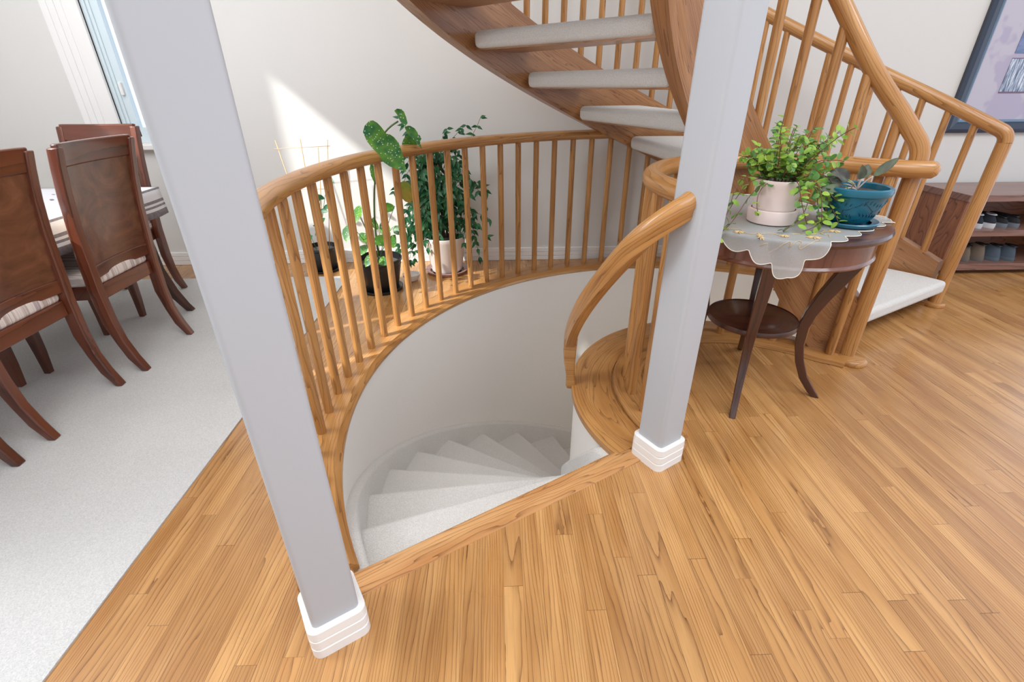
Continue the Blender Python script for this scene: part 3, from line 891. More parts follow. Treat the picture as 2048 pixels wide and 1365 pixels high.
# ---------------------------------------------------------------- vine in the pink pot
PP = Vector((1.078, 1.868, TZ+.004))
vine = empty('potted_vine', tuple(PP)); tag(vine, 'bright green trailing vine in a pale pink pot on the side table', 'potted plant')
m = MB(); m.lathe([(.084, 0), (.091, .004), (.095, .05), (.093, .055), (.084, .056)], 40); finish(m.build('saucer', M['pink'], vine), 40)
m = MB(); m.lathe([(.074, .02), (.080, .06), (.088, .150), (.092, .158), (.092, .170), (.086, .172), (.082, .150)], 40); finish(m.build('pot', M['pink'], vine), 40)
m = MB(); m.lathe([(.083, .150), (.03, .158)], 30, capb=False, capt=True); m.build('soil', M['soil'], vine)
lv = MB(); sm = MB(); rr = random.Random(5)
def vine_stem(pts3, nl, lsz):
    sm.tube(pts3, .0016, 5)
    for q in range(nl):
        t = (q+.6)/nl; i = min(int(t*(len(pts3)-1)), len(pts3)-2); p = Vector(pts3[i]).lerp(Vector(pts3[i+1]), t*(len(pts3)-1)-i)
        tang = (Vector(pts3[i+1])-Vector(pts3[i])).normalized(); a = rr.uniform(0, 2*pi)
        sd2 = tang.orthogonal().normalized(); sd3 = tang.cross(sd2)
        for sgn in (0, pi):
            if rr.random() < .12: continue
            dv = (sd2*cos(a+sgn)+sd3*sin(a+sgn)+tang*.35).normalized()
            leaf_shape(lv, p+dv*.004, dv, Vector((rr.uniform(-.5, .5), rr.uniform(-.8, .1), 1)), lsz*rr.uniform(.75, 1.25), lsz*rr.uniform(.6, .85), 0 if rr.random() < .62 else 1, .12, .10, 'round')
top = Vector((0, 0, .165))
for k in range(42):       # upright and arching stems
    a = rr.uniform(0, 2*pi); reach = rr.uniform(.03, .20); hgt = rr.uniform(.03, .21)
    if cos(a) > .2: reach *= 1.15
    p0 = top+Vector((cos(a)*.05, sin(a)*.05, 0)); p2 = top+Vector((cos(a)*reach+.02, sin(a)*reach*.8, hgt)); p1 = (p0+p2)/2+Vector((0, 0, .06))
    vine_stem(bez(p0, p1, p2, 7), rr.randint(7, 10), .027)
vine_stem(bez(top+Vector((-.02, 0, 0)), top+Vector((-.05, -.0, .12)), top+Vector((-.045, .0, .245)), 8), 6, .026)
def trail(pts4, nl): 
    out = []
    for i in range(len(pts4)-2):
        a_, b_, c_ = Vector(pts4[i]), Vector(pts4[i+1]), Vector(pts4[i+2])
        s0 = a_ if i == 0 else (a_+b_)/2; s2 = c_ if i == len(pts4)-3 else (b_+c_)/2
        out += bez(s0, b_, s2, 6)[(0 if i == 0 else 1):]
    vine_stem(out, nl, .028)
# trailing runs over the rim and across the cloth
trail([(.04, -.06, .17), (.06, -.12, .16), (.05, -.14, .06), (-.01, -.165, .02), (-.05, -.19, .012)], 9)
trail([(.05, -.05, .17), (.09, -.10, .17), (.10, -.13, .08), (.12, -.16, .02), (.02, -.20, .012)], 10)
trail([(.07, -.02, .17), (.13, -.05, .17), (.16, -.08, .09), (.17, -.10, .03)], 10)
trail([(.06, -.03, .17), (.12, -.09, .16), (.18, -.12, .10), (.22, -.10, .13), (.24, -.10, .17)], 9)
trail([(.06, -.03, .17), (.13, -.07, .15), (.19, -.10, .06), (.21, -.12, .02)], 11)
trail([(-.05, -.04, .17), (-.10, -.06, .16), (-.13, -.09, .10), (-.115, -.11, .05)], 5)
trail([(-.05, -.02, .17), (-.13, -.03, .19), (-.20, -.06, .10), (-.25, -.10, .02), (-.31, -.13, -.02), (-.335, -.14, -.09)], 12)
trail([(-.06, .0, .17), (-.15, -.02, .20), (-.20, -.04, .14), (-.22, -.08, .10)], 8)
trail([(-.06, -.03, .17), (-.13, -.06, .15), (-.21, -.11, .03), (-.27, -.16, .004), (-.34, -.19, -.05), (-.355, -.20, -.16), (-.36, -.205, -.26)], 10)
trail([(.03, -.06, .17), (.0, -.13, .18), (.02, -.15, .10), (.05, -.17, .03)], 10)
trail([(.05, -.06, .17), (.06, -.13, .20), (.09, -.16, .12), (.10, -.18, .03)], 11)
trail([(.08, .0, .17), (.15, -.01, .2), (.19, -.05, .16), (.20, -.08, .10)], 12)
vine.scale = teal_scale = (.945,)*3
lv.build('foliage', None, vine, True, mats=[M['vine'], M['vine2']])
sm.build('stem', M['stem'], vine, True)

# ---------------------------------------------------------------- teal pot with a wilting plant
TP = Vector((1.352, 1.820, TZ+.004))
teal = empty('teal_planter', tuple(TP)); tag(teal, 'teal glazed planter with leaf relief and a drooping purple grey plant on the side table', 'potted plant')
m = MB(); m.lathe([(.080, 0), (.104, .004), (.112, .016), (.108, .020), (.085, .014)], 48); finish(m.build('saucer', M['teal'], teal), 40)
m = MB(); m.lathe([(.062, .010), (.074, .02), (.094, .055), (.107, .095), (.111, .118), (.113, .121), (.120, .124), (.123, .134), (.122, .148), (.115, .152), (.106, .148), (.102, .128)], 56); finish(m.build('pot', M['teal'], teal), 40)
m = MB(); m.lathe([(.103, .128), (.03, .132)], 36, capb=False, capt=True); m.build('soil', M['soil'], teal)
def prad(z):
    P_ = [(.02, .074), (.055, .094), (.095, .107), (.118, .111)]
    for (z0, r0), (z1, r1) in zip(P_, P_[1:]):
        if z <= z1: return r0+(r1-r0)*(z-z0)/(z1-z0)
    return .111
m = MB()
def onpot(a, z, o_=.0003): r = prad(z)+o_; return Vector((r*cos(R(a)), r*sin(R(a)), z))
def spiral(a, z, s_, sg=1): m.tube([onpot(a+sg*s_*cos(t)*(1-t/9)*62, z+s_*sin(t)*(1-t/9)) for t in [i*.45 for i in range(19)]], .0011, 5)
for base in range(-180, 180, 60):
    m.tube([onpot(base+t*58, .085+.014*sin(t*2*pi)) for t in [i/20 for i in range(21)]], .0013, 5)
    m.tube([onpot(base+6+t*40, .032+.028*t) for t in [i/10 for i in range(11)]], .0011, 5)
    spiral(base+16, .098, .011); spiral(base+40, .062, .013, -1)
    for k in range(6):
        a = base+8+k*8.5; z = .096+.006*sin(k)
        m.tube([onpot(a, z-.004), onpot(a+2, z+.004), onpot(a+4, z+.009)], [.0008, .0026, .0006], 6)
        m.tube([onpot(a+4, .068-.002*k), onpot(a+6.5, .060-.002*k), onpot(a+9, .050-.002*k)], [.0008, .0034, .0008], 6)
m.build('relief', M['teal_dark'], teal, True)
lv = MB(); sm = MB()
for (dx, dy, dz, L, W_) in ((.09, -.03, .13, .100, .034), (-.10, .0, .09, .085, .040), (-.16, -.05, .020, .120, .036), (-.08, .05, .07, .080, .045), (-.02, -.02, .10, .060, .036), (-.13, .03, .05, .09, .036), (.03, .02, .10, .06, .04)):
    p0 = Vector((0, 0, .132)); p2 = p0+Vector((dx, dy, dz))*.42; sm.tube(bez(p0, (p0+p2)/2+Vector((0, 0, .015)), p2, 5), .0028, 6)
    leaf_shape(lv, p2, Vector((dx, dy, dz*.8)), Vector((-.2, -.8, .6)), L, W_, 0, .1, .25, 'oval')
teal.scale = teal_scale
lv.build('foliage', M['violet'], teal, True); sm.build('stem', M['violet_edge'], teal, True)

# ---------------------------------------------------------------- ficus in the white pot
FP = Vector((-.395, 3.625, 0))
fic = empty('weeping_fig', tuple(FP)); tag(fic, 'bushy weeping fig with drooping dark leaves in a white pot by the back wall', 'potted plant')
m = MB(); m.lathe([(.11, 0), (.150, .004), (.168, .028), (.162, .032), (.13, .016)], 48); finish(m.build('saucer', M['mauve'], fic), 40)
m = MB(); m.lathe([(.110, .014), (.120, .03), (.150, .25), (.158, .262), (.158, .285), (.150, .287), (.145, .265)], 48); finish(m.build('pot', M['wpot'], fic), 40)
m = MB(); m.lathe([(.146, .262), (.03, .27)], 30, capb=False, capt=True); m.build('soil', M['soil'], fic)
lv = MB(); sm = MB(); rr = random.Random(11)
def ok_f(p):          # keep off the wall, the railing and the room corner
    w_ = p+FP
    return w_.y < WY-.02 and (w_.xy-CC).length > RB+.03
for k in range(3): sm.tube(bez((.02*k-.02, 0, .26), (.03*k-.05, -.02, .5), (-.06+.05*k, -.03, .8), 8), [.009-.0006*i for i in range(9)], 8)
for k in range(95):
    a = rr.uniform(0, 2*pi); z0 = rr.uniform(.32, .85); p0 = Vector((rr.uniform(-.04, .04), rr.uniform(-.04, .0), z0))
    reach = rr.uniform(.10, .30); ex = cos(a)*reach*1.2-.03; ey = sin(a)*reach*.62-.04
    rise = rr.uniform(.03, .20); dropz = rr.uniform(.08, .34)
    p1 = p0+Vector((ex*.7, ey*.7, rise)); p2 = Vector((ex, ey, max(.10, z0+rise-dropz)))
    pts5 = bez(p0, p1, p2, 9)
    pts5 = [q for q in pts5 if ok_f(q)]
    if len(pts5) < 3: continue
    sm.tube(pts5, .0016, 5)
    for q in range(2, len(pts5)):
        for s_ in range(2):
            p = pts5[q]
            dv = Vector((rr.uniform(-.6, .6), rr.uniform(-.5, .2), rr.uniform(-1.1, -.1))).normalized(); L = rr.uniform(.045, .075)
            if ok_f(p+dv*L): leaf_shape(lv, p, dv, Vector((rr.uniform(-.6, .6), -1, .5)), L, L*.42, 0, .12, .12, 'pointed')
for pts6 in (((.0, -.03, .8), (.10, -.04, 1.0), (.20, -.03, 1.05)), ((.02, -.02, .85), (.22, -.03, .90), (.30, -.04, 1.10)), ((-.04, -.03, .82), (-.16, -.03, .95), (-.24, -.04, 1.10)), ((0, -.02, .8), (.0, -.02, .95), (.07, -.03, 1.03)),
             ((.06, -.03, .6), (.22, -.07, .78), (.33, -.10, .62)), ((.05, -.03, .4), (.2, -.07, .48), (.32, -.10, .30)), ((.06, -.03, .45), (.25, -.07, .5), (.35, -.08, .42))):
    pts5 = bez(*pts6, 7); pts5 = [q for q in pts5 if ok_f(q)]; sm.tube(pts5, .0015, 5)
    for q in range(3, len(pts5)):
        for s_ in range(2):
            dv = Vector((rr.uniform(-.9, .9), rr.uniform(-.5, .2), rr.uniform(-.7, .2))).normalized()
            if ok_f(pts5[q]+dv*.05): leaf_shape(lv, pts5[q], dv, Vector((0, -1, .6)), rr.uniform(.045, .06), .022, 0, .1, .1, 'pointed')
lv.build('foliage', M['ficus'], fic, True); sm.build('stem', M['stem'], fic, True)

# ---------------------------------------------------------------- spotted begonia in the black pot
BP = Vector((-.835, 3.275, 0))
beg = empty('potted_begonia', tuple(BP)); tag(beg, 'tall spotted leaf begonia leaning over the railing from a black pot', 'potted plant')
m = MB(); m.lathe([(.11, 0), (.145, .003), (.152, .022), (.146, .024), (.12, .012)], 40); finish(m.build('saucer', M['black_pot'], beg), 40)
m = MB(); m.lathe([(.112, .010), (.122, .02), (.150, .16), (.158, .21), (.165, .215), (.165, .232), (.158, .234), (.155, .19)], 48); finish(m.build('pot', M['black_pot'], beg), 40)
m = MB(); m.lathe([(.156, .185), (.05, .192)], 36, capb=False, capt=True); m.build('soil', M['soil'], beg)
lv = MB(); sm = MB()
B = lambda x, y, z: Vector((x, y, z))-BP
sm.tube(bez(B(-.82, 3.26, .19), B(-.80, 3.10, .7), B(-.60, 2.80, 1.05), 12), [.007-.0003*i for i in range(13)], 8)
sm.tube(bez(B(-.60, 2.80, 1.05), B(-.56, 2.72, 1.10), B(-.50, 2.76, 1.13), 6), .0045, 8)
sm.tube(bez(B(-.60, 2.80, 1.05), B(-.585, 2.70, 1.10), B(-.56, 2.60, 1.085), 6), .004, 8)
def outline_leaf(pts, f, vein, cup=.012):
    """a broad leaf from its outline; vein runs from the stalk to the tip"""
    P3 = [Vector(f(*p)) for p in pts]; a_, b_ = Vector(f(*vein[0])), Vector(f(*vein[1]))
    mid = [a_.lerp(b_, t)+Vector((0, .5*cup, 0)) for t in (.0, .33, .66, 1)]
    n = len(P3); base = len(lv.v); vs = P3+[a_.lerp(b_, t)+Vector((0, cup, 0)) for t in (.05, .35, .65, .95)]
    fs = []
    def near(p): return min(range(4), key=lambda k: (vs[n+k]-p).length)
    for k in range(n):
        p, q = P3[k], P3[(k+1) % n]; i_, j_ = near(p), near(q)
        if i_ == j_: fs.append((k, (k+1) % n, n+i_))
        else: fs.append((k, (k+1) % n, n+j_, n+i_))
    lv.add(vs, fs)
fA = lambda px, py: B(-.531+.00237*(px-772), 2.575+.00025*(px-765), 1.086-.00233*(py-268))
outline_leaf([(772, 268), (764, 255), (757, 247), (749, 242), (741, 243), (731, 252), (726, 264), (731, 281), (740, 295), (750, 306), (756, 321), (771, 333), (788, 340), (804, 345), (803, 326), (799, 302), (795, 286), (787, 275), (779, 269)], fA, ((772, 270), (798, 335)))
fB = lambda px, py: B(-.471+.00255*(px-812), 2.78+.0004*(px-812), 1.109-.0025*(py-250))
outline_leaf([(812, 252), (804, 243), (799, 230), (794, 222), (800, 218), (808, 219), (813, 224), (816, 234), (818, 246)], fB, ((813, 250), (802, 221)), .006)
outline_leaf([(811, 253), (821, 250), (831, 256), (836, 264), (839, 278), (842, 297), (833, 286), (824, 275), (815, 266)], fB, ((813, 253), (840, 292)), .006)
fC = lambda px, py: B(-.734+.0028*(px-740), 3.0, .884-.0028*(py-330))
outline_leaf([(752, 326), (742, 325), (738, 338), (739, 352), (744, 366), (752, 376), (762, 384), (764, 365), (762, 345)], fC, ((752, 328), (759, 378)))
leaf_shape(lv, B(-.47, 2.84, 1.06), Vector((.02, .03, -.05)), Vector((0, -1, .2)), .08, .11, 0, .05, .1, 'round')
for x, y, z, L in ((-.95, 3.14, .50, .12), (-.74, 3.12, .52, .12), (-.88, 3.1, .62, .11), (-.70, 3.12, .40, .13), (-.66, 3.2, .60, .11), (-.80, 3.05, .33, .10), (-.80, 3.20, .45, .11), (-.86, 3.15, .36, .10), (-.72, 3.22, .32, .12), (-.78, 3.12, .28, .10), (-.92, 3.22, .42, .10), (-.70, 3.25, .45, .10), (-.90, 3.2, .55, .08)):
    p = B(x, y, z); q = B(-.83, 3.26, .19); sm.tube(bez(q, (q+p)/2+Vector((0, 0, .06)), p, 5), .002, 6)
    leaf_shape(lv, p, Vector((random.uniform(-.4, .6), -.3, random.uniform(-.5, .6))), Vector((-.2, -1, .5)), L, L*.6, 0, .1, .1, 'oval')
lv.build('foliage', M['begonia'], beg, True)
m = MB(); leaf_shape(m, B(-.54, 2.95, .80), Vector((.02, .0, -.12)), Vector((0, -1, .2)), .13, .085, 0, .1, .1, 'round')
m.build('yellowed_leaf', M['begonia_old'], beg, True)
sm.build('stem', M['gstem'], beg, True)

# ---------------------------------------------------------------- staked climber in the other black pot
KP = Vector((-1.37, 3.705, 0))
clm = empty('staked_climber', tuple(KP)); tag(clm, 'thin leafy climber on bamboo stakes in a black pot in the back corner', 'potted plant')
m = MB(); m.lathe([(.08, 0), (.118, .003), (.124, .02), (.118, .022), (.09, .012)], 36); finish(m.build('saucer', M['black_pot'], clm), 40)
m = MB(); m.lathe([(.082, .010), (.09, .02), (.112, .17), (.120, .175), (.120, .192), (.114, .194), (.112, .165)], 40); finish(m.build('pot', M['black_pot'], clm), 40)
m = MB(); m.lathe([(.113, .16), (.03, .166)], 30, capb=False, capt=True); m.build('soil', M['soil'], clm)
K = lambda x, y, z: Vector((x, y, z))-KP
for q0, q1 in (((-1.43, 3.70, .16), (-1.545, 3.71, .955)), ((-1.37, 3.66, .16), (-1.345, 3.64, .968)), ((-1.31, 3.71, .16), (-1.185, 3.72, .955)), ((-1.37, 3.76, .16), (-1.28, 3.78, .90))):
    m = MB(); m.tube([K(*q0), K(*q1)], .0035, 6); m.build('stake', M['bamboo'], clm, True)
m = MB(); m.tube([K(-1.56, 3.70, .90), K(-1.17, 3.71, .915)], .0018, 5); m.tube([K(-1.50, 3.70, .62), K(-1.22, 3.71, .62)], .0018, 5); m.build('cross_stake', M['bamboo'], clm, True)
lv = MB(); sm = MB(); rr = random.Random(3)
for x0, x1, zt in ((-1.40, -1.47, .62), (-1.34, -1.30, .55), (-1.38, -1.22, .70)):
    pts5 = bez(K(x0, 3.69, .165), K((x0+x1)/2-.02, 3.68, .4), K(x1, 3.69, zt), 8); sm.tube(pts5, .002, 5)
    for q in range(2, 9, 1): 
        if rr.random() < .7: leaf_shape(lv, pts5[q], Vector((rr.uniform(-1, 1), -.3, rr.uniform(-.4, .5))), Vector((0, -1, .5)), rr.uniform(.05, .075), .035, 0, .1, .1, 'oval')
lv.build('foliage', M['ficus'], clm, True); sm.build('stem', M['gstem'], clm, True)

# small white bowl behind the begonia
m = MB(); m.lathe([(.03, 0), (.045, .003), (.062, .035), (.066, .05), (.062, .05), (.055, .03), (.02, .012)], 32)
o = finish(m.build('small_bowl', M['wpot']), 40); o.location = (-.645, 3.44, 0.0); tag(o, 'small off-white bowl on the floor between the black pot and the white pot', 'bowl')

# ================================================================== SHOE RACK AND SHOES
sr_ = empty('shoe_rack', (4.0, 3.62, 0)); tag(sr_, 'low dark wood shoe rack with open shelves against the back wall', 'shoe rack')
def part(name, mat, box, g=None, bev=.003):
    m = MB(); m.box(*box, grain=g); m.v = [v-Vector(sr_.location) for v in m.v]; o = m.build(name, mat, sr_); bevel(o, bev, 2); return o
FX0, FX1, FY0, FY1 = 3.345, 4.7, 3.37, 3.855
part('top', M['dark_top'], (FX0-.012, FX1, FY0-.006, FY1, .545, .592), 0)
part('side_panel', M['dark_oak'], (FX0, FX0+.025, FY0+.008, FY1, .03, .545), 2)
part('side_panel', M['dark_oak'], (FX1-.03, FX1, FY0+.008, FY1, .03, .545), 2)
part('back_panel', M['dark_oak'], (FX0+.025, FX1-.03, FY1-.012, FY1, .03, .545), 0)
part('shelf', M['dark_top'], (FX0+.025, FX1-.03, FY0, FY1-.012, .292, .338), 0)
part('shelf', M['dark_top'], (FX0+.025, FX1-.03, FY0, FY1-.012, .032, .082), 0)
part('base', M['dark_oak'], (FX0+.06, FX1-.06, FY0+.09, FY1-.02, .0, .032), 0)
def shoe(x, z, w_, hh, upper, solec, label, group, soleh=.025, stripe=None, heel=0.0):
    root = empty('shoe', (x, FY0+.045, z)); tag(root, label, 'shoe', group)
    L = .27
    def outline(k):       # heel towards the viewer at y=0
        pts_ = []
        for i in range(20):
            a = 2*pi*i/20; yy = (1-cos(a))/2; ww = (.36+.14*sin(yy*pi*.9+.4)) if yy < .99 else .36
            pts_.append((sin(a)*w_*ww*k*1.15, yy*L*k+(1-k)*L*.5))
        return pts_
    n = 20; m = MB(); vs = []; lv_ = [(1.0, 0), (1.02, soleh*.4), (1.0, soleh)]
    for k, zz in lv_: vs += [(a_, b_, zz) for a_, b_ in outline(k)]
    fs = [(i*n+q, i*n+(q+1) % n, (i+1)*n+(q+1) % n, (i+1)*n+q) for i in range(len(lv_)-1) for q in range(n)]
    fs = [f[::-1] for f in fs]; fs += [tuple(range(n)), tuple(range((len(lv_)-1)*n, len(lv_)*n))[::-1]]
    m.add(vs, fs); finish(m.build('sole', solec, root), 50)
    m = MB(); vs = []
    rings = [(0.97, soleh, 1), (.95, soleh+.02, 1), (.86, soleh+.04, .8), (.74, hh, 0)]
    for i, (k, zz, _) in enumerate(rings):
        for a_, b_ in outline(k):
            t = b_/L
            if i == 3: zc = hh if t < .45 else soleh+.045+(hh-soleh-.045)*max(0, 1-(t-.45)/.3)*.8; vs.append((a_*(.8 if t < .5 else .7), b_*.93, zc))
            elif i == 2: vs.append((a_, b_, soleh+(hh-soleh)*.6 if t < .5 else soleh+.035))
            else: vs.append((a_, b_, zz))
    fs = [((i)*n+q, (i)*n+(q+1) % n, (i+1)*n+(q+1) % n, (i+1)*n+q)[::-1] for i in range(3) for q in range(n)]
    fs.append(tuple(range(3*n, 4*n))[::-1]); m.add(vs, fs); finish(m.build('upper', upper, root), 60)
    # dark collar opening and heel tab
    m = MB(); m.lathe([(w_*.27, 0), (w_*.25, .006), (w_*.18, .004)], 16, (0, L*.22, hh-.002), sx=1, sy=1.7, capb=False); m.build('collar', M['black_pot'] if stripe is None else stripe, root, True)
navy = plain('navy_canvas', sr(32, 38, 50), .8); wsole = plain('white_rubber', sr(206, 208, 212), .5); gsole = plain('grey_rubber', sr(110, 118, 126), .6)
taupe = plain('taupe_suede', sr(112, 98, 84), .9); tsole = plain('taupe_rubber', sr(104, 98, 92), .7); blue = plain('slate_fabric', sr(74, 86, 98), .9); bsole = plain('slate_rubber', sr(84, 96, 106), .7)
blk = plain('black_fabric', sr(24, 26, 30), .8)
shoe(3.565, .338, .085, .095, navy, wsole, 'left shoe of the navy pair with thick white soles, upper shelf', 'navy shoes on the upper shelf', .036, wsole)
shoe(3.662, .338, .090, .095, navy, wsole, 'right shoe of the navy pair with thick white soles, upper shelf', 'navy shoes on the upper shelf', .036, wsole)
shoe(3.755, .338, .080, .075, blk, gsole, 'left shoe of the black pair with grey soles, upper shelf', 'black shoes on the upper shelf', .034)
shoe(3.845, .338, .085, .080, blk, gsole, 'right shoe of the black pair with grey soles, upper shelf', 'black shoes on the upper shelf', .034)
shoe(3.58, .082, .098, .115, taupe, tsole, 'left taupe suede shoe on the bottom shelf', 'taupe shoes on the bottom shelf', .032)
shoe(3.69, .082, .105, .125, taupe, tsole, 'right taupe suede shoe on the bottom shelf', 'taupe shoes on the bottom shelf', .032)
shoe(3.815, .082, .110, .115, blue, bsole, 'left slate blue shoe on the bottom shelf', 'slate blue shoes on the bottom shelf', .026)
shoe(3.935, .082, .110, .110, blue, bsole, 'right slate blue shoe on the bottom shelf', 'slate blue shoes on the bottom shelf', .026)

# ================================================================== FRAMED PICTURE
pic = empty('framed_picture', (3.95, WY-.03, 1.6)); tag(pic, 'large framed print with dark blue frame and lilac mat on the back wall', 'picture')
PX0, PX1, PZ0, PZ1 = 3.395, 4.55, .955, 2.25
fm = plain('dark_blue_frame', sr(44, 54, 72), .3, coat=.3); bead = plain('steel_blue_bead', sr(96, 122, 146), .3, coat=.3)
def frame_ring(x0, x1, z0, z1, t, ya, yb, mat, name):
    m = MB(); L_ = Vector(pic.location)
    o4 = [(x0, z0), (x1, z0), (x1, z1), (x0, z1)]; i4 = [(x0+t, z0+t), (x1-t, z0+t), (x1-t, z1-t), (x0+t, z1-t)]; md = [(x0+t*.4, z0+t*.4), (x1-t*.4, z0+t*.4), (x1-t*.4, z1-t*.4), (x0+t*.4, z1-t*.4)]
    vs = [(x, ya, z) for x, z in o4]+[(x, yb+.008, z) for x, z in o4]+[(x, yb, z) for x, z in md]+[(x, yb+.010, z) for x, z in i4]+[(x, ya, z) for x, z in i4]
    fs = [(r_*4+k, r_*4+(k+1) % 4, r_*4+4+(k+1) % 4, r_*4+4+k) for r_ in range(4) for k in range(4)]
    m.add(vs, fs); m.v = [v-L_ for v in m.v]; return m.build(name, mat, pic)
frame_ring(PX0, PX1, PZ0, PZ1, .066, WY-.001, WY-.034, fm, 'frame')
frame_ring(PX0+.066, PX1-.066, PZ0+.066, PZ1-.066, .026, WY-.001, WY-.028, bead, 'inner_bead')
s = NT('lilac_mat_board'); t_ = s.n('ShaderNodeTexCoord'); n_ = s.noise(t_.outputs['Object'], 3.2, 3.0, .6)
c_ = s.mix(s.ramp(n_, [(.52, (0, 0, 0)), (.56, (1, 1, 1))]), sr(190, 184, 196), sr(176, 168, 188)); M['mat'] = s.fin(c_, .25, coat=.4, coat_r=.05)
m = MB(); m.box(PX0+.09-pic.location.x, PX1-.09-pic.location.x, .012, .018, PZ0+.09-pic.location.z, PZ1-.09-pic.location.z); m.build('mat_board', M['mat'], pic)
s = NT('grass_print'); t_ = s.n('ShaderNodeTexCoord'); sp = s.n('ShaderNodeSeparateXYZ'); s.l(t_.outputs['Object'], sp.inputs[0])
a_ = s.noise(s.xyz(s.math('MULTIPLY', sp.outputs[0], 90.0), s.math('MULTIPLY', sp.outputs[2], 9.0)), 1.0, 3.0, .7, .4)
c_ = s.ramp(a_, [(.38, sr(70, 84, 112)), (.5, sr(150, 164, 186)), (.62, sr(214, 222, 230))]); M['print1'] = s.fin(c_, .3, coat=.4)
s = NT('sea_print'); t_ = s.n('ShaderNodeTexCoord'); sp = s.n('ShaderNodeSeparateXYZ'); s.l(t_.outputs['Object'], sp.inputs[0])
a_ = s.noise(s.xyz(s.math('MULTIPLY', sp.outputs[0], 3.0), s.math('MULTIPLY', sp.outputs[2], 14.0)), 1.0, 3.0, .6)
c_ = s.ramp(a_, [(.35, sr(84, 112, 150)), (.55, sr(120, 132, 172)), (.7, sr(178, 140, 168))]); M['print2'] = s.fin(c_, .3, coat=.4)
L_ = pic.location
m = MB(); m.box(3.695-L_.x, 4.25-L_.x, .008, .012, 1.232-L_.z, 1.44-L_.z); m.build('print', M['print1'], pic)
m = MB(); m.box(3.695-L_.x, 4.25-L_.x, .009, .0121, 1.222-L_.z, 1.232-L_.z); m.box(3.695-L_.x, 4.25-L_.x, .009, .0121, 1.44-L_.z, 1.446-L_.z); m.build('print_border', plain('plum_border', sr(120, 92, 116), .4), pic)
m = MB(); m.box(3.695-L_.x, 4.25-L_.x, .008, .012, 1.475-L_.z, 1.75-L_.z); m.build('print', M['print2'], pic)

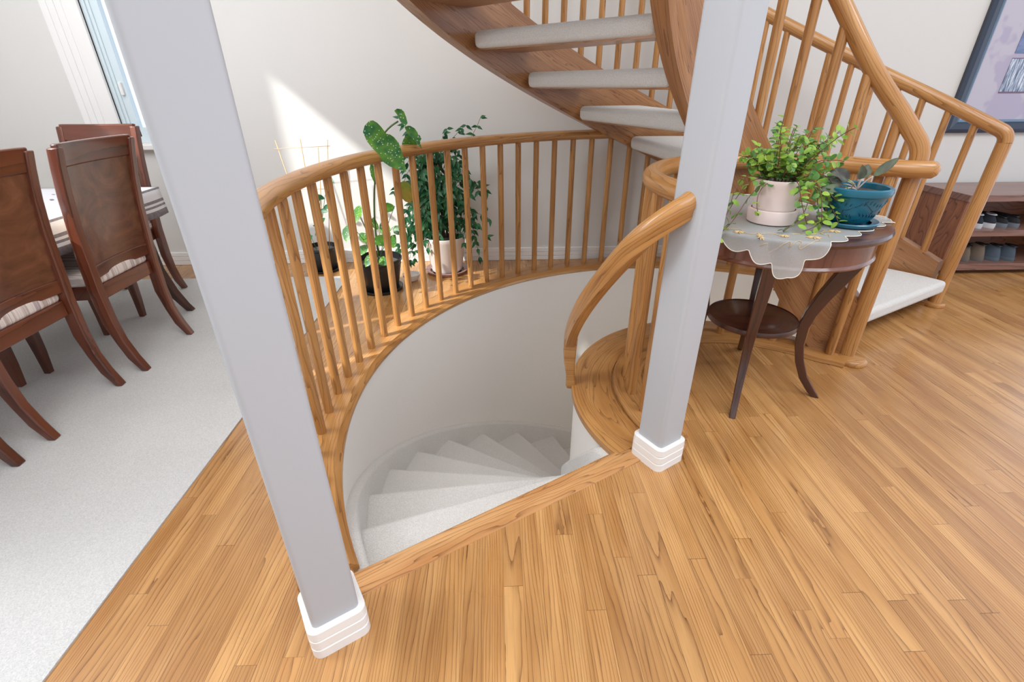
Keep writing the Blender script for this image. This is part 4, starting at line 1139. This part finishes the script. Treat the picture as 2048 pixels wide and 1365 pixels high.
# ================================================================== DINING SET
def chair():
    root = empty('dining_chair')
    # rear legs run up into the back posts; +x is behind the chair
    line = [(.072, 0, .203), (.034, .08, .203), (.010, .17, .204), (-.006, .28, .206), (-.004, .44, .209), (.008, .58, .212), (.026, .74, .216), (.048, .88, .219), (.074, 1.0, .222), (.092, 1.072, .223)]
    def post(sg):
        m = MB(); vs = []; fs = []; us = []
        for i, (x, z, y) in enumerate(line):
            dw = .030 if z < .05 else (.042 if z < .2 else (.056 if z < .6 else .046)); yw = .019
            for a, c in ((-1, -1), (1, -1), (1, 1), (-1, 1)): vs.append((x+a*dw/2, sg*y+c*yw, z+(.004*a if 0 < i < 9 else 0)))
        for i in range(len(line)-1):
            for k in range(4):
                fs.append((i*4+k, i*4+(k+1) % 4, (i+1)*4+(k+1) % 4, (i+1)*4+k)); us.append([(line[i][1], k*.04), (line[i][1], k*.04+.04), (line[i+1][1], k*.04+.04), (line[i+1][1], k*.04)])
        fs += [(3, 2, 1, 0), tuple(range(len(vs)-4, len(vs)))]; us += [[(0, 0)]*4]*2
        m.add(vs, fs, us); o = m.build('rear_leg', M['cherry'], root); bevel(o, .006, 2); finish(o, 40)
    post(-1); post(1)
    def bx(z):
        for (x0, z0, _), (x1, z1, _) in zip(line, line[1:]):
            if z <= z1: return x0+(x1-x0)*(z-z0)/(z1-z0)
        return line[-1][0]
    def slab(z0, z1, hw0, hw1, th_, mat, name, dx=0.0, curve=-.024, nz=4, ny=10):
        m = MB(); vs = []; fs = []; us = []
        for side in (1, -1):
            for i in range(nz+1):
                z = z0+(z1-z0)*i/nz; hw = hw0+(hw1-hw0)*i/nz
                for j in range(ny+1):
                    y = -1+2*j/ny; x = bx(z)+dx+curve*(1-y*y)+side*th_/2; vs.append((x, y*hw, z))
        W = ny+1; Q = (nz+1)*W
        for s_ in (0, 1):
            for i in range(nz):
                for j in range(ny):
                    f = (s_*Q+i*W+j, s_*Q+i*W+j+1, s_*Q+(i+1)*W+j+1, s_*Q+(i+1)*W+j); fs.append(f if s_ == 0 else f[::-1])
        for j in range(ny): fs.append((j, Q+j, Q+j+1, j+1)); a = nz*W; fs.append((a+j, a+j+1, Q+a+j+1, Q+a+j))
        for i in range(nz): fs.append((i*W, (i+1)*W, Q+(i+1)*W, Q+i*W)); fs.append((i*W+ny, Q+i*W+ny, Q+(i+1)*W+ny, (i+1)*W+ny))
        us = [[(vs[k][1], vs[k][2]) for k in f] for f in fs]
        m.add(vs, fs, us); o = m.build(name, mat, root); finish(o, 40); return o
    bevel(slab(.990, 1.085, .218, .226, .030, M['cherry'], 'top_rail'), .006, 2)
    slab(.548, .992, .196, .214, .014, M['veneer'], 'back_panel')
    bevel(slab(.490, .550, .196, .200, .026, M['cherry'], 'lower_rail'), .004, 2)
    slab(.57, .985, .182, .200, .030, M['cream'], 'back_pad', dx=-.018)
    # seat frame, cushion
    def trap(x0, x1, h0, h1, z0, z1, inset=0.0):
        return [(x0, -h0), (x1, -h1), (x1, h1), (x0, h0)]
    m = MB(); m.prism([(-.44, -.235), (-.03, -.19), (.0, -.185), (.0, .185), (-.03, .19), (-.44, .235)], .385, .455, grain=(0, 1)); bevel(m.build('seat_frame', M['cherry'], root), .005, 2)
    m = MB(); m.prism([(-.435, -.232), (-.405, -.242), (-.02, -.196), (-.005, -.185), (-.005, .185), (-.02, .196), (-.405, .242), (-.435, .232)], .452, .515); o = m.build('seat_cushion', M['stripe'], root); bevel(o, .022, 4, 30); finish(o, 60)
    for sg in (-1, 1):
        m = MB(); vs = []
        for z, w_, dx in ((0, .015, -.012), (.12, .019, -.004), (.30, .0235, 0), (.39, .024, 0)):
            for a, c in ((-1, -1), (1, -1), (1, 1), (-1, 1)): vs.append((-.40+dx+a*w_, sg*.212+c*w_, z))
        fs = [(i*4+k, i*4+(k+1) % 4, (i+1)*4+(k+1) % 4, (i+1)*4+k) for i in range(3) for k in range(4)]+[(3, 2, 1, 0), (12, 13, 14, 15)]
        us = [[(vs[k][2], vs[k][0]+vs[k][1]) for k in f] for f in fs]
        m.add(vs, fs, us); o = m.build('front_leg', M['cherry'], root); bevel(o, .004, 2); finish(o, 40)
    return root
def copy_tree(o, parent=None):
    c = o.copy(); COL.objects.link(c)
    if parent is not None: c.parent = parent
    for ch in list(o.children): copy_tree(ch, c)
    return c
G = 'dining chairs round the table'
ch0 = chair(); tag(ch0, 'dark cherry dining chair nearest the left foreground post, its whole back panel in view', 'chair', G)
ch0.location = (-1.888, 2.39, .006)
for loc, rz, lab in (((-1.925, 1.845, .006), 0, 'dark cherry dining chair cut by the left edge of the photo, striped seat showing'),
                     ((-1.94, 1.285, .006), 0, 'dining chair mostly outside the photo, only its rear foot showing at the left edge'),
                     ((-2.47, 3.27, .006), R(90), 'dining chair at the head of the table by the window, cream pad facing out')):
    c = copy_tree(ch0); c.location = loc; c.rotation_euler = (0, 0, rz); c['label'] = lab

TX0, TX1, TY0, TY1 = -2.99, -1.985, 1.0, 2.97
dt = empty('dining_table', ((TX0+TX1)/2, (TY0+TY1)/2, .006)); tag(dt, 'dark wood dining table with curved legs under a patterned cloth', 'table')
cx_, cy_ = dt.location.x, dt.location.y
m = MB(); m.box(TX0-cx_, TX1-cx_, TY0-cy_, TY1-cy_, .735, .766); bevel(m.build('tabletop', M['cherry_dark'], dt), .005)
m = MB(); m.box(TX0-cx_+.06, TX1-cx_-.06, TY0-cy_+.06, TY1-cy_-.06, .655, .735); m.build('apron', M['cherry_dark'], dt)
for sx_, sy_ in ((1, 1), (1, -1), (-1, 1), (-1, -1)):
    m = MB(); vs = []; hx, hy = (TX1-TX0)/2-.10, (TY1-TY0)/2-.10
    for z, o_, w_ in ((0, .085, .020), (.05, .066, .021), (.15, .034, .026), (.30, .004, .031), (.48, -.006, .036), (.66, .0, .040)):
        for a, c in ((-1, -1), (1, -1), (1, 1), (-1, 1)): vs.append((sx_*(hx+o_)+a*w_, sy_*(hy+o_*.8)+c*w_, z))
    fs = [(i*4+k, i*4+(k+1) % 4, (i+1)*4+(k+1) % 4, (i+1)*4+k) for i in range(5) for k in range(4)]+[(3, 2, 1, 0), tuple(range(20, 24))]
    us = [[(vs[k][2], vs[k][0]+vs[k][1]) for k in f] for f in fs]
    m.add(vs, fs, us); o = m.build('leg', M['cherry_dark'], dt); bevel(o, .006, 2); finish(o, 40)
def tcloth():
    x0, x1, y0, y1 = TX0-.012, TX1+.012, TY0-.012, TY1+.012; dz = .150; N = 40; zt = .776
    m = MB()
    ins = lambda x, y: min(x-x0, x1-x, y-y0, y1-y)
    NX, NY = 20, 36
    xs = [x0+(x1-x0)*i/NX for i in range(NX+1)]; ys = [y0+(y1-y0)*i/NY for i in range(NY+1)]
    vs = [(x, y, zt) for x in xs for y in ys]; fs = []; us = []
    W = NY+1
    for i in range(NX):
        for j in range(NY):
            f = (i*W+j, (i+1)*W+j, (i+1)*W+j+1, i*W+j+1); fs.append(f)
            us.append([(ins(vs[k][0], vs[k][1])+dz, vs[k][0]+vs[k][1]) for k in f])
    m.add(vs, fs, us)
    ring = []
    per = [(x0, y0), (x1, y0), (x1, y1), (x0, y1)]; n = 44
    for a, c in zip(per, per[1:]+per[:1]):
        for i in range(n): t = i/n; ring.append((a[0]+(c[0]-a[0])*t, a[1]+(c[1]-a[1])*t))
    vs = []; NR = len(ring); L = 0
    for lev in range(5):
        t = lev/4
        for i, (x, y) in enumerate(ring):
            cxx, cyy = (x0+x1)/2, (y0+y1)/2; ox = (1 if x > x1-1e-6 else (-1 if x < x0+1e-6 else 0)); oy = (1 if y > y1-1e-6 else (-1 if y < y0+1e-6 else 0))
            f_ = t*(.012+.010*sin(i*.9)); vs.append((x+ox*f_, y+oy*f_, zt-dz*t))
    fs = []; us = []
    for lev in range(4):
        for i in range(NR):
            i2 = (i+1) % NR; fs.append((lev*NR+i, (lev+1)*NR+i, (lev+1)*NR+i2, lev*NR+i2))
            a, c = dz*(1-lev/4), dz*(1-(lev+1)/4); us.append([(a, i*.04), (c, i*.04), (c, i*.04+.04), (a, i*.04+.04)])
    m.add(vs, fs, us)
    o = m.build('tablecloth', M['cloth'], None, True); tag(o, 'grey striped and patterned cloth covering the dining table', 'tablecloth')
    o.modifiers.new('thick', 'SOLIDIFY').thickness = .002
tcloth()
